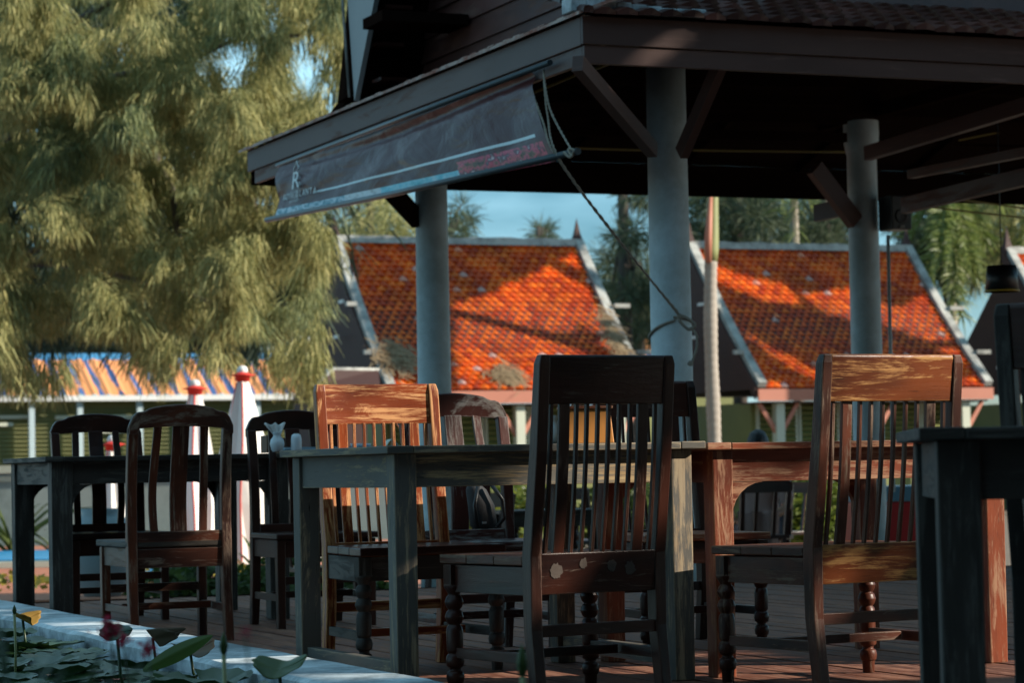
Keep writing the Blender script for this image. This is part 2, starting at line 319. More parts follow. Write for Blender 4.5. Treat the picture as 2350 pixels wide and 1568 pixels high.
pv(MB().quad((EX-.005,EY,3.114),(EX-.005,EY2,3.114),(6.6,EY2-.8,3.43),(6.6,EY+.8,3.43)).quad((EX,EY2,3.114),(EX2,EY2,3.114),(EX2,17.7,3.46),(EX+.8,17.7,3.46)).build('skirt_roof', M['w_beam'], pav))
sm = MB(); y = EY-.03; random.seed(11)                     # edge-on tiles along the side eave
while y < EY2:
    yy = y+random.uniform(.10,.145); dz = random.uniform(0,.006); sm.hexa([(EX-.035,y,3.113),(EX+.30,y,3.24),(EX+.30,yy,3.24),(EX-.035,yy,3.113),(EX-.035,y,3.128+dz),(EX+.30,y,3.26+dz),(EX+.30,yy,3.26+dz),(EX-.035,yy,3.128+dz)]); y = yy+.002
    if random.random() < .5: sm.box(EX-.005, EX+.05, y-.12, y-.03, 3.132+dz, 3.146+dz)
pv(sm.build('edge_tiles', plain('pale_weathered_tile', (.42,.33,.29), .7, .35, 9, bump=.5, dirt=(.22,.06,.03), dirtamt=.6), pav))
# main steep roof
RX0, RX1, RY, RZ = 5.98, 15.2, 15.65, 7.9
def slab(y0, z0, y1, z1, t=.06):
    return MB().hexa([(RX0,y0,z0),(RX1,y0,z0),(RX1,y1,z1),(RX0,y1,z1),(RX0,y0-(.06 if y0<RY else -.06),z0+t*.6),(RX1,y0-(.06 if y0<RY else -.06),z0+t*.6),(RX1,y1,z1+.12),(RX0,y1,z1+.12)])
pv(slab(13.42, 3.34, RY, RZ).build('main_roof', M['tile_dark'], pav)); pv(MB().hexa([(RX0,17.30,3.30),(RX1,17.30,3.30),(RX1,RY,RZ),(RX0,RY,RZ),(RX0+.0,17.02,3.32),(RX1,17.02,3.32),(RX1,RY-.3,RZ),(RX0,RY-.3,RZ)]).build('main_roof', M['w_beam'], pav))
fw = MB(); fw.box(RX0+.5, RX1, 13.44, 13.5, 3.36, 3.9); pv(fw.build('upper_fascia', M['w_beam'], pav))
# gable wall of horizontal planks, clipped to the triangle
gx = 6.50; z = 3.20; i = 0; gw = MB()
while z < 7.6:
    z1 = z+.168; f0 = lambda zz: 13.5+(RY-13.5)*(zz-3.34)/(RZ-3.34); f1 = lambda zz: 17.55-(17.55-RY)*(zz-3.2)/(RZ-3.2)
    a0, a1, b0, b1 = max(13.5,f0(z)), max(13.5,f0(z1)), f1(z), f1(z1)
    if b1-a1 > .05: gw.hexa([(gx-.022,a0,z),(gx+.01,a0,z),(gx+.01,b0,z),(gx-.022,b0,z),(gx-.004,a1,z1-.004),(gx+.01,a1,z1-.004),(gx+.01,b1,z1-.004),(gx-.004,b1,z1-.004)])
    z = z1
pv(gw.build('gable_wall', M['w_gable'], pav))
# barge boards and purlin ends under the overhang
yb = lambda pts: [(p[0], p[1]) for p in pts]
fnb = lambda a, c, k_: (5.93+.035*k_, a, c)
P1 = aty; q = [atx(813,232,5.93), atx(859,-4,5.93), atx(797,-4,5.93)]
poly = [(q[0].y, q[0].z), (q[1].y, q[1].z), (q[1].y-.55, q[1].z+1.3), (q[2].y-.45, q[2].z+1.3), (q[2].y, q[2].z)]
pv(MB().prism(poly, fnb, .035).build('barge_board', plain('grey_painted_board', (.30,.33,.34), .6, .1, 4), pav))
pv(MB().tube([(5.90,q[2].y+.02,q[2].z+1.0),(5.90,q[2].y+.02,q[2].z),(5.90,q[0].y+.02,q[0].z+.03)], .009, 6).build('cable', M['cement'], pav))
pv(MB().prism([(13.40,3.36),(15.65,7.95),(15.65,7.70),(13.52,3.36)], fnb, .035).build('barge_board', M['w_fascia'], pav))
so = MB()
for j in range(12):
    t = j/11; y = 17.30-(17.30-RY)*t; z = 3.22+(RZ-3.22)*t; so.box(5.97, 6.50, y-.13, y-.06, z-.10, z-.02)
pv(so.build('purlin_ends', M['w_beam'], pav))
q2 = atx(880, 48, 5.95); pv(MB().box(5.86, 6.47, q2.y-.22, q2.y+.16, q2.z-.035, q2.z+.035).build('purlin', M['w_beam'], pav))
for (px, py) in ((905, 20), (885, 105), (895, 185), (870, 125)):
    qq = atx(px, py, 6.2); pv(MB().box(6.1, 6.3, qq.y-.09, qq.y+.09, qq.z-.012, qq.z+.012).build('under_tile', M['tile_dark'], pav))
# plaster cap on the corner of the upper roof
cp = MB(); a = [(EX+.28+i*.15) for i in range(9)]
for i in range(8): cp.box(a[i], a[i]+.149, 13.30, 13.47, 3.40+random.uniform(-.01,.01), 3.50+random.uniform(-.01,.02))
pv(cp.build('plaster_cap', M['kerb'], pav, bevel=.01))
pc = MB()
for i in range(9): pc.box(EX-.05+i*.09, EX-.05+(i+1)*.09-.002, EY+.03, EY+.16, 3.138, 3.185+.03*max(0,1-i/5)+random.uniform(-.006,.006))
pv(pc.build('plaster_patch', M['kerb'], pav, bevel=.006))
# timbers beneath the roof
def tim(name, p0, p1, w_, h_, mat='w_beam'): pv(MB().beam(p0, p1, w_, h_).build(name, M[mat], pav))
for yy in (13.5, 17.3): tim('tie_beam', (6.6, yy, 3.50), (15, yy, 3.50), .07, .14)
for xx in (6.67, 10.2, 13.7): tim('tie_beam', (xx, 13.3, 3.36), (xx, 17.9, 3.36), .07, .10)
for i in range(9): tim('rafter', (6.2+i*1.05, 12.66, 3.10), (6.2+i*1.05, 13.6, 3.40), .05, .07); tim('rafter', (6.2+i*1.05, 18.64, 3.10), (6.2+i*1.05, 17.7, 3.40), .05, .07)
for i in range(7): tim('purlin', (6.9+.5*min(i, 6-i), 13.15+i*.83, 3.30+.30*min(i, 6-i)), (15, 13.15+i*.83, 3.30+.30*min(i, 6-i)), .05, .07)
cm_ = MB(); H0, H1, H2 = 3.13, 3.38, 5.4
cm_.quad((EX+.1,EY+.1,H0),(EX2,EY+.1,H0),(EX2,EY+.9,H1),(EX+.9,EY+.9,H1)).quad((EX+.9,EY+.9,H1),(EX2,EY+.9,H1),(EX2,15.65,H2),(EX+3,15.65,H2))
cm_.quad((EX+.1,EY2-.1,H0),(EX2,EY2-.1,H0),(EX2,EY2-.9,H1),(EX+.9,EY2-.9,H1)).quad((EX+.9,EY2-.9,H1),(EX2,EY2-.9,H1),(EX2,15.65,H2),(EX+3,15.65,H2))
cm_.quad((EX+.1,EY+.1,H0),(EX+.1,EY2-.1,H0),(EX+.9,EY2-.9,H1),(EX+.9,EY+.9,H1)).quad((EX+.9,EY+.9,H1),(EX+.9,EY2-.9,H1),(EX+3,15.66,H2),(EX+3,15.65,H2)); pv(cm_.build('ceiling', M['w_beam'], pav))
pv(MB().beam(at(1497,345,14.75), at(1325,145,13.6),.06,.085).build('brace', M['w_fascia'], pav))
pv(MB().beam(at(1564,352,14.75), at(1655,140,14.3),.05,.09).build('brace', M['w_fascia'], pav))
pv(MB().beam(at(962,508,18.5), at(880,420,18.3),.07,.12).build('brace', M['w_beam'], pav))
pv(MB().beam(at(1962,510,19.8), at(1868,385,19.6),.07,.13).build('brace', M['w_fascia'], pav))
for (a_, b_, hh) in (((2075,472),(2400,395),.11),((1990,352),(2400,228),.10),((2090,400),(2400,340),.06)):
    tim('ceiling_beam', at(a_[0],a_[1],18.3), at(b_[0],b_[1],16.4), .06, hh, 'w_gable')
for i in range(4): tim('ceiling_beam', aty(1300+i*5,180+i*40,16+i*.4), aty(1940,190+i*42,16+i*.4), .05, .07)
pv(MB().beam(at(1872,490,20.3), at(1965,470,19.9),.05,.13).build('bracket_board', M['w_fascia'], pav))
yl = plain('sungap_yellow', (.20,.16,.03), .6)  # yellow edges under the roof; sunlit gaps put into their colour
def yed(a_, ya_, b_, yb_): pv(MB().beam(aty(a_[0], a_[1], ya_), aty(b_[0], b_[1], yb_), .012, .013).build('sungap_edging', yl, pav))
yed((1590,345),17.6,(1940,349),17.6); yed((1320,340),17.6,(1480,345),17.6); yed((1170,235),14.6,(1320,172),14.2); yed((1365,158),13.2,(1407,142),13.0)
for (a_, b_) in (((2100,470),(2349,405)),((2100,472),(2349,500)),((2180,455),(2349,478)),((2170,300),(2349,268)),((2200,322),(2349,292))): yed(a_, 17.9, b_, 17.9)
# loudspeaker box on the rear column
sp = empty('loudspeaker', (10.5, 17.2, 2.3)); tag(sp, 'black loudspeaker box hung high on the rear right column', 'loudspeaker')
c0 = aty(2052, 490, 17.1); s_ = .0034
MB().box(-.085,.09,-.1,.1,-.13,.13).build('cabinet', M['black'], sp, bevel=.01); sp.location = c0
MB().lathe([(0,.055),(.008,.055),(.008,.045),(.002,.02)], n=20).build('cone', plain('grille',(.03,.03,.03),.6), sp).matrix_local = Matrix.Translation((0,-.101,-.03)) @ Matrix.Rotation(PI/2, 4, 'X')
MB().box(-.02,.02,-.112,-.101,-.118,-.10).build('badge', M['cement'], sp)
# pipe beside the rear column
pi_ = MB().tube([aty(2037, 540, 17.25), aty(2043, 815, 17.25), aty(2050,1130,17.25)], .014, 8).build('drain_pipe', M['column']); tag(pi_, 'thin grey pipe running down beside the rear right column', 'pipe')
# pendant lamp
lp = empty('pendant_lamp', aty(2298, 640, 15.2)); tag(lp, 'black drum pendant lamp with a yellow inner rim under the pavilion roof', 'lamp')
MB().lathe([(-.085,.115),(.09,.10),(.092,.0),(.088,.0),(.086,.097),(-.083,.112)], n=28).build('lamp_shade', M['black'], lp)
MB().lathe([(-.090,.119),(-.078,.119),(-.078,.108),(-.090,.108),(-.090,.119)], n=28).build('rim', plain('brass_rim',(.55,.36,.04),.4), lp)
MB().tube([(0,0,.09),(0,0,1.2)], .004, 5).build('cord', M['black'], lp)

# ---------------------------------------------------------------- roll-down banner and its ropes
bn = empty('rolled_banner', (5.70, 13.4, 2.6)); tag(bn, 'brown vinyl roll-down banner with white lettering hanging under the eave', 'banner')
def bl(o): o.location = tuple(-Vector(bn.location)); return o
TR = atx(1208,160,5.70); TL = atx(641,378,5.70); BR = atx(1276,371,5.68); BL = atx(634,497,5.62)
TRp = atx(1262,143,5.70); BRp = atx(1326,347,5.62); BLp = atx(611,505,5.52)
def sheet(u, v):
    p = (TL.lerp(TR, u)).lerp(BL.lerp(BR, u), v)
    bag = math.sin(PI*v)**1.5*.020 ; fold = -.030*math.exp(-((v-.10-.03*math.sin(u*5))/.07)**2)*(.35+u)
    cr_ = noise.noise(Vector((u*6, v*2.2+u*4, 1)))*.050*v*(1-v)*2 + noise.noise(Vector((u*22, v*7+u*9, 5)))*.0045
    left = math.exp(-((u-.02)/.07)**2)*math.sin(v*7)*.02
    return p + Vector((-(bag*.6+fold+cr_+left), 0, -(bag*.25)-math.sin(PI*u)*.035*(1-v)))
vin = newmat('brown_vinyl'); m_, n_, p_, N_, L_ = vin
# printed sheet: brown field, a pale line and a photo strip along the lower edge (flat print)
t_ = N_("ShaderNodeTexCoord"); sx_ = N_("ShaderNodeSeparateXYZ"); L_(t_.outputs['UV'], sx_.inputs[0])
def band(a, b, src):
    g1 = N_("ShaderNodeMath"); g1.operation = 'GREATER_THAN'; L_(src, g1.inputs[0]); g1.inputs[1].default_value = a
    g2 = N_("ShaderNodeMath"); g2.operation = 'LESS_THAN'; L_(src, g2.inputs[0]); g2.inputs[1].default_value = b
    mu = N_("ShaderNodeMath"); mu.operation = 'MULTIPLY'; L_(g1.outputs[0], mu.inputs[0]); L_(g2.outputs[0], mu.inputs[1]); return mu.outputs[0]
def mul(a, b):
    mu = N_("ShaderNodeMath"); mu.operation = 'MULTIPLY'; L_(a, mu.inputs[0]); L_(b, mu.inputs[1]); return mu.outputs[0]
def mixc(f, a, b):
    x = N_("ShaderNodeMix"); x.data_type = 'RGBA'; L_(f, x.inputs[0])
    for k_, s in ((6, a), (7, b)):
        if isinstance(s, tuple): x.inputs[k_].default_value = c4(s)
        else: L_(s, x.inputs[k_])
    return x.outputs[2]
U, V_ = sx_.outputs[0], sx_.outputs[1]
nz_ = N_("ShaderNodeTexNoise"); nz_.inputs['Scale'].default_value = 1; nz_.inputs['Detail'].default_value = 6; mpp = N_("ShaderNodeMapping"); mpp.inputs['Scale'].default_value = (45, 9, 1); L_(t_.outputs['UV'], mpp.inputs[0]); L_(mpp.outputs[0], nz_.inputs[0])
def rampn(c): 
    r = N_("ShaderNodeValToRGB"); els = r.color_ramp.elements
    els[0].position = .30; els[0].color = c4(c[0]); els[1].position = .70; els[1].color = c4(c[-1])
    for i, cc in enumerate(c[1:-1]): e = els.new(.30+.4*(i+1)/(len(c)-1)); e.color = c4(cc)
    L_(nz_.outputs[0], r.inputs[0]); return r.outputs[0]
col = mixc(band(.70, .735, V_), (.075,.034,.033), (.62,.72,.74)); 
line = mul(band(.665,.70,V_), band(.17,.97,U)); col = mixc(line, (.085,.026,.025), (.62,.72,.74))
strip = band(.865, 1.1, V_); col = mixc(mul(strip, band(-.1,.30,U)), col, rampn([(.02,.10,.14),(.55,.66,.72),(.04,.20,.26),(.62,.70,.74)]))
col = mixc(mul(strip, band(.30,.44,U)), col, rampn([(.30,.32,.33),(.66,.70,.72),(.60,.66,.70)]))
col = mixc(mul(strip, band(.44,.72,U)), col, rampn([(.08,.42,.50),(.22,.56,.66),(.50,.66,.72)]))
st2 = band(.76, 1.1, V_); col = mixc(mul(st2, band(.72,.985,U)), col, rampn([(.04,.015,.015),(.14,.08,.05),(.60,.07,.12),(.07,.03,.04),(.75,.50,.52)]))
L_(col, p_.inputs['Base Color']); p_.inputs['Roughness'].default_value = .30; p_.inputs['Specular IOR Level'].default_value = .14
wr = N_('ShaderNodeTexNoise'); wr.inputs['Scale'].default_value = 1; wr.inputs['Detail'].default_value = 5; wr.inputs['Distortion'].default_value = 1.2; mw_ = N_('ShaderNodeMapping'); mw_.inputs['Scale'].default_value = (9, 2.2, 1); mw_.inputs['Rotation'].default_value = (0,0,.5); L_(t_.outputs['UV'], mw_.inputs[0]); L_(mw_.outputs[0], wr.inputs[0])
bw = N_('ShaderNodeBump'); bw.inputs['Strength'].default_value = .28; bw.inputs['Distance'].default_value = .08; L_(wr.outputs[0], bw.inputs['Height']); L_(bw.outputs[0], p_.inputs['Normal'])
bl(MB().grid(sheet, 90, 36).build('vinyl_sheet', m_, bn, norm=False))
met = plain('dark_pipe', (.06,.08,.09), .35, .1, 5, metal=.4)
bl(MB().tube([TL+Vector((0,.05,0)), TRp], .017, 10).build('top_pipe', met, bn)); bl(MB().tube([BLp, BL.lerp(BR,.5)+Vector((0,0,.0)), BRp], .019, 12).build('bottom_pipe', met, bn))
# lettering and emblem laid on the sheet
wm = plain('white_print', (.62,.66,.66), .4, .05)
def onsheet(u, v, off=.012):
    p = sheet(u, v); du = (sheet(u+.02, v)-sheet(u-.02, v)).normalized(); dv = (sheet(u, v-.04)-sheet(u, v+.04)); dv = (dv-du*dv.dot(du)).normalized(); nn = du.cross(dv); 
    # the sheet runs from far-left to near-right, outward normal faces -x
    if nn.x > 0: nn = -nn
    return Matrix(((du.x,dv.x,nn.x,p.x+nn.x*off),(du.y,dv.y,nn.y,p.y+nn.y*off),(du.z,dv.z,nn.z,p.z+nn.z*off),(0,0,0,1)))
BT = Matrix.Translation(-Vector(bn.location))
word = "ROYAL LANTA"
for i, ch in enumerate(word):
    u = .028+.0150*i; SXs = Matrix.Diagonal((1.35,1.05,1,1))
    if ch == ' ':
        text_mesh('ornament', '@', .055, wm, bn, BT @ onsheet(u, .70, .01) @ SXs); continue
    text_mesh('letter', ch, .062, wm, bn, BT @ onsheet(u, .715, .01) @ SXs)
for i, ch in enumerate("RESORT"): text_mesh('letter', ch, .026, wm, bn, BT @ onsheet(.062+.009*i, .80, .01) @ SXs)
em = onsheet(.098, .545, .012) @ Matrix.Diagonal((1.25,.58,1,1))
text_mesh('emblem', 'R', .30, wm, bn, BT @ em)
fl = MB().tube([(-.045,.20,0),(-.055,.245,0),(-.02,.28,0),(.0,.33,0),(.015,.28,0),(.05,.25,0),(.045,.21,0)], .006, 5); fo = fl.build('emblem', wm, bn); fo.matrix_local = BT @ em
fl = MB().tube([(.05,.02,0),(.10,-.01,0),(.115,.04,0),(.09,.06,0)], .006, 5); fo = fl.build('emblem', wm, bn); fo.matrix_local = BT @ em
# ropes
rm = plain('twine', (.30,.27,.22), .9, .3, 90, bump=.6)
K = at(1556, 722, 14.83)
def rope(pts, r=.006, tw=True):
    P = [Vector(p) for p in pts]; out = []; n = 40*(len(P)-1)
    L1 = []; L2 = []
    for i in range(n+1):
        s = i/40; j = min(int(s), len(P)-2); f_ = s-j
        p0, p1, p2, p3 = P[max(j-1,0)], P[j], P[j+1], P[min(j+2, len(P)-1)]
        q_ = .5*((2*p1)+(p2-p0)*f_+(2*p0-5*p1+4*p2-p3)*f_**2+(3*p1-p0-3*p2+p3)*f_**3)
        a_ = i*.9; o_ = (RT*math.cos(a_)+UP*math.sin(a_))*r*.55; L1.append(q_+o_); L2.append(q_-o_)
    return L1, L2
def rope_mesh(mb, pts, r=.006):
    for L in rope(pts, r): mb.tube(L, r*.62, 5)
rp = MB()
hook = atx(1247,160,5.72)
rope_mesh(rp, [hook, atx(1262,250,5.68), atx(1312,346,5.62)]); rope_mesh(rp, [hook, atx(1256,262,5.68), atx(1284,366,5.62), at(1420,550,14.3), K])
rope_mesh(rp, [atx(1218,200,5.72), atx(1246,280,5.66), atx(1277,360,5.62), at(1405,535,14.3), K+Vector((0,0,.012))])
rope_mesh(rp, [atx(1302,350,5.62)+Vector((-.02,0,0)), atx(1308,360,5.60), atx(1316,345,5.60), atx(1304,343,5.60), atx(1312,358,5.59)], .007)
cyl = lambda ang, z: Vector((6.67+.127*math.cos(ang), 13.5+.127*math.sin(ang), z))
va = math.atan2(-W(0,1)[1], -W(0,1)[0])
kz = K.z
rope_mesh(rp, [cyl(va+math.radians(t_), z_) for t_, z_ in ((5,kz-.03),(-35,kz-.06),(-75,kz-.10),(-120,kz-.12),(-180,kz-.10),(-230,kz-.07),(-275,kz-.04),(-320,kz-.02),(-355,kz-.01))], .008)
rope_mesh(rp, [K, K+RT*.05+UP*-.02, K+RT*.095+UP*-.06, K+RT*.06+UP*-.085, K+RT*.01+UP*-.04, K], .009)
rope_mesh(rp, [K+RT*.07+UP*-.075, K+RT*.10+UP*-.11, K+RT*.107+UP*-.17, K+RT*.10+UP*-.21, K+RT*.085+UP*-.25, K+RT*.075+UP*-.285, K+RT*.058+UP*-.28, K+RT*.068+UP*-.268], .007)
tag(rp.build('rope', rm), 'pale twisted rope from the banner pipe knotted round the front column', 'rope')
# ---------------------------------------------------------------- tiled cottages beyond the deck
def cottage(x0, label, porch=False, full=True):
    c = empty('cottage', (x0, 47.4, GZ)); tag(c, label, 'cottage', 'tiled cottages in a row behind the pavilion')
    Lx, D, ze, zr = 5.1, 2.9, 2.18-GZ, 5.15-GZ
    def sl(u, v, h):   # down the front slope, slightly concave
        t = v/4.15; sag = -.10*math.sin(PI*min(1, t)); return Vector((u, -D*t, zr+(ze-zr)*t+sag)) + Vector((0, -.716, .698))*h
    if full:
        t = MB(); tile_mesh(t, lambda u, v, h: sl(u+.08, v, h), 29, .170, 31, .134, .034, .03, .3); ro = t.build('roof', M['tile'], c, norm=False)
    else:
        t = MB(); tile_mesh(t, lambda u, v, h: sl(u+.08, v, h), 12, .170, 31, .134, .034, .03, .3); ro = t.build('roof', M['tile'], c, norm=False)
    MB().hexa([(.02,-D,ze-.02),(Lx,-D,ze-.02),(Lx,D,ze-.02),(.02,D,ze-.02),(.02,-.01,zr-.10),(Lx,-.01,zr-.10),(Lx,.01,zr-.10),(.02,.01,zr-.10)]).build('roof_core', M['darkgable'], c)
    rc = MB(); rc.loft([[(x_, -.13, zr-.04), (x_, .13, zr-.04), (x_, .10, zr+.10+j), (x_, -.09, zr+.10+j)] for x_, j in [(-.05+i*.26, random.uniform(-.015,.02)) for i in range(21)]]); rc.build('ridge_cap', M['cement'], c)
    for xe in (0.0, Lx):
        vb = MB(); vb.loft([[(xe-.10, p.y, p.z), (xe+.075, p.y, p.z), (xe+.075, p.y-.06, p.z+.09), (xe-.10, p.y-.06, p.z+.09)] for p in [sl(0, k_*.52, .02) for k_ in range(9)]]); vb.build('verge', M['cement'], c)
        bb = MB(); bb.loft([[(xe-.15, p.y+.03, p.z-.22), (xe-.112, p.y+.03, p.z-.22), (xe-.112, p.y, p.z+.05), (xe-.15, p.y, p.z+.05)] for p in [sl(0, k_*.52, .0) for k_ in range(9)]]); bb.build('barge_board', M['darkgable'], c)
        fn = MB(); fn.loft([[(xe-.03-r, -r, z_), (xe-.03+r, -r, z_), (xe-.03+r, r, z_), (xe-.03-r, r, z_)] for z_, r in ((zr-.25,.12),(zr+.05,.10),(zr+.22,.055),(zr+.42,.02),(zr+.52,.004))]); fn.build('finial', M['darkgable'], c)
        for (zz, yy) in ((ze+.65, -D+.55), (ze+1.6, -D+1.5)):
            MB().box(xe-.30 if xe == 0 else xe+.1, xe-.1 if xe == 0 else xe+.42, yy-.06, yy+.06, zz+.02, zz+.10).build('purlin_end', M['cement'], c)
    MB().box(-.1, Lx+.1, -D-.05, -D, ze-.26, ze-.03).build('eave_board', M['eave'], c)
    MB().box(0, Lx, -D+.02, -D+.9, ze-.30, ze-.27).build('soffit', M['darkgable'], c)
    w_ = MB(); w_.box(.2, Lx-.2, -D+.85, D-.8, 0, ze-.27); w_.build('wall', M['olive'], c)
    for i in range(5):
        xa = .35+i*.93; f = MB(); f.box(xa-.05,xa,-D+.78,-D+.85,1.2,ze-.3); f.box(xa+.80,xa+.85,-D+.78,-D+.85,1.2,ze-.3); f.box(xa,xa+.80,-D+.78,-D+.85,1.2,1.27); fo = f.build('window', M['cream'], c)
        s = MB()
        for k_ in range(9): s.hexa([(xa,-D+.76,1.30+k_*.105),(xa+.8,-D+.76,1.30+k_*.105),(xa+.8,-D+.845,1.37+k_*.105),(xa,-D+.845,1.37+k_*.105),(xa,-D+.75,1.32+k_*.105),(xa+.8,-D+.75,1.32+k_*.105),(xa+.8,-D+.835,1.39+k_*.105),(xa,-D+.835,1.39+k_*.105)])
        s.build('louvre', M['olive'], fo)
    for xa in (.45, 2.6, Lx-.45):
        MB().box(xa-.09, xa+.09, -D+.10, -D+.28, 0, ze-.30).build('post', M['cream'], c)
        MB().beam((xa, -D+.19, ze-.95), (xa+.42, -D+.19, ze-.30), .06, .08).beam((xa, -D+.19, ze-.95), (xa-.42, -D+.19, ze-.30), .06, .08).build('bracket', M['eave'], c)
    for (yy, zz) in ((-.7, ze+1.75), (-.35, ze+1.1), (.2, ze+.5), (1.1, ze+.15)):
        MB().box(-.16, -.135, yy-.14, yy+.14, zz-.03, zz+.03).build('vent', M['white'], c)
    return c
c1 = cottage(16.3, 'orange-tiled cottage between the willowy tree and the front column, lit roof with a branch shadow')
c2 = cottage(23.9, 'orange-tiled cottage behind the thin palm trunk and the rear right column')
c3 = cottage(31.5, 'tiled cottage cut by the right edge, dark pointed gable beside the pendant lamp', full=False)
th = MB()                                                     # straw-like litter on the first roof
def litter(cx, cy, cz, rx, rz, n=420):
    for i in range(n):
        a_ = random.gauss(0,.42)*rx; b_ = random.gauss(0,.42)*rz; p = Vector((cx+a_, cy+b_*.70-.05, cz+b_*.72+random.uniform(.02,.06))); d = Vector((random.uniform(-.4,.4), -random.uniform(.05,.2), -random.uniform(.06,.25)))*.6; s_ = Vector((.012,0,.004))
        th.quad(p-s_, p+s_, p+d+s_, p+d-s_)
q = aty(1155, 862, 44.75); litter(q.x, q.y, q.z, .34, .32); q = aty(905, 828, 44.9); litter(q.x, q.y, q.z+.05, .42, .5, 600); q = aty(1405, 780, 45.1); litter(q.x, q.y, q.z, .18, .9, 500)
tag(th.build('dry_needles', leafmat('dry_needle', (.22,.15,.08), (.42,.30,.17), .2), norm=False), kind='stuff')
tag(bpy.data.objects['dry_needles'], 'dry fallen needles heaped on the cottage roof')
# porch roof at the near end of the first cottage
pr = empty('porch_roof', (14.7, 44.0, 1.6)); tag(pr, 'low red porch roof with pale edge at the foot of the dark gable', 'porch')
a1, a2, a3, a4 = at(716,890,46), at(765,848,46.5), at(868,850,47), at(872,905,46.4)
o = MB().quad(a1, a2, a3, a4).build('roof', M['darkgable'], pr, solid=.05); o.location = tuple(-Vector(pr.location))
o = MB().tube([a1, a2, a3], .045, 6).build('edge', M['cement'], pr); o.location = tuple(-Vector(pr.location))
o = MB().box(a1.x+.3, a4.x-.05, a1.y+.5, a1.y+2, GZ, a4.z-.1).build('wall', M['darkgable'], pr); o.location = tuple(-Vector(pr.location))

# ---------------------------------------------------------------- long blue and orange roofed building far left
ol = empty('long_building', (5, 68.5, GZ)); tag(ol, 'long building with blue-ridged orange tiled roof behind the umbrellas', 'building')
m_, n_, p_, N_, L_ = newmat('striped_tile')
t_ = N_("ShaderNodeTexCoord"); mp_ = N_("ShaderNodeMapping"); mp_.inputs['Scale'].default_value = (1, 1, 1); L_(t_.outputs['UV'], mp_.inputs[0])
wv = N_("ShaderNodeTexWave"); wv.inputs['Scale'].default_value = .62; wv.inputs['Distortion'].default_value = .9; wv.inputs['Detail'].default_value = 1; wv.bands_direction = 'X'; L_(mp_.outputs[0], wv.inputs[0])
nq = N_("ShaderNodeTexNoise"); nq.inputs['Scale'].default_value = .9; nq.inputs['Detail'].default_value = 4; L_(mp_.outputs[0], nq.inputs[0])
mm = N_("ShaderNodeMath"); mm.operation = 'MULTIPLY'; L_(wv.outputs[0], mm.inputs[0]); L_(nq.outputs[0], mm.inputs[1])
rr = N_("ShaderNodeValToRGB"); rr.color_ramp.elements[0].position = .36; rr.color_ramp.elements[0].color = (.70,.28,.10,1); rr.color_ramp.elements[1].position = .42; rr.color_ramp.elements[1].color = (.04,.10,.26,1); L_(mm.outputs[0], rr.inputs[0])
L_(rr.outputs[0], p_.inputs['Base Color']); p_.inputs['Roughness'].default_value = .7
def lb(o): o.location = (-5, -68.5, -GZ); return o
X0, X1 = aty(-400, 828, 68.5).x, aty(720, 828, 68.5).x
rf = MB(); seg = int((X1-X0)/.38)
for i in range(seg):   # ribbed roof
    xa = X0+i*.38
    for (u0, u1, h0, h1) in ((0,.10,0,.05),(.10,.20,.05,0),(.20,.38,0,0)):
        rf.quad((xa+u0, 66.7, 2.82+h0), (xa+u1, 66.7, 2.82+h1), (xa+u1, 68.5, 3.85+h1), (xa+u0, 68.5, 3.85+h0), uv=((xa+u0,0),(xa+u1,0),(xa+u1-.0,2),(xa+u0,2)))
lb(rf.build('roof', m_, ol)); lb(MB().box(X0, X1, 68.45, 68.75, 3.80, 4.0).build('ridge_cap', plain('blue_ridge', (.06,.30,.60), .5, .2, 2), ol))
lb(MB().box(X0, X1, 68.8, 74, GZ+.01, 2.7).box(X0, X1, 66.62, 66.70, 2.68, 2.82).build('gutter', M['white'], ol))
lb(MB().box(X0, X1, 67.3, 68.6, GZ+.01, 2.75).build('wall', M['olive'], ol))
for px in (72, 183, 320, 460, 590):
    q = aty(px, 1000, 66.9); lb(MB().box(q.x-.07, q.x+.07, 66.8, 66.95, GZ, 2.68).build('post', plain('pale_blue_post', (.42,.52,.55), .6), ol))
lv = MB()
for k_ in range(14): lv.box(X0, X1, 67.22, 67.28, 1.1+k_*.11, 1.13+k_*.11)
lb(lv.build('louvre', plain('louvre_slat', (.20,.20,.08), .6), ol))
gl = MB()
for (x0_, x1_, y_) in ((0,80,957),(0,32,974),(170,330,957),(230,300,990),(130,225,958)):
    a_ = aty(x0_, y_, 67.0); b_ = aty(x1_, y_, 67.0); gl.box(a_.x, b_.x, 67.1, 67.2, a_.z-.05, a_.z+.04)
lb(gl.build('sun_tinted_slat', M['cream'], ol))  # sunlight on some louvres is put into these pale cream slats
# second wing seen between the cottages
o2 = empty('far_wing', (31, 70, GZ)); tag(o2, 'far roof with pale blue ridge seen between two orange cottages', 'building')
a_, b_ = at(1425, 765, 78), at(1520, 765, 78)
o = MB().quad((a_.x-1,a_.y-2.5,a_.z-1.5),(b_.x+2,a_.y-2.5,a_.z-1.5),(b_.x+2,a_.y,a_.z),(a_.x-1,a_.y,a_.z), uv=((0,0),(4,0),(4,2),(0,2))).build('roof', m_, o2); o.location = (-31,-70,-GZ)
o = MB().box(a_.x-1, b_.x+2, a_.y, a_.y+.3, a_.z-.1, a_.z+.12).build('ridge_cap', M['kerb'], o2); o.location = (-31,-70,-GZ)
o = MB().box(a_.x-1, b_.x+2, a_.y-2, a_.y+3, GZ, a_.z-1.5).build('wall', M['olive'], o2); o.location = (-31,-70,-GZ)
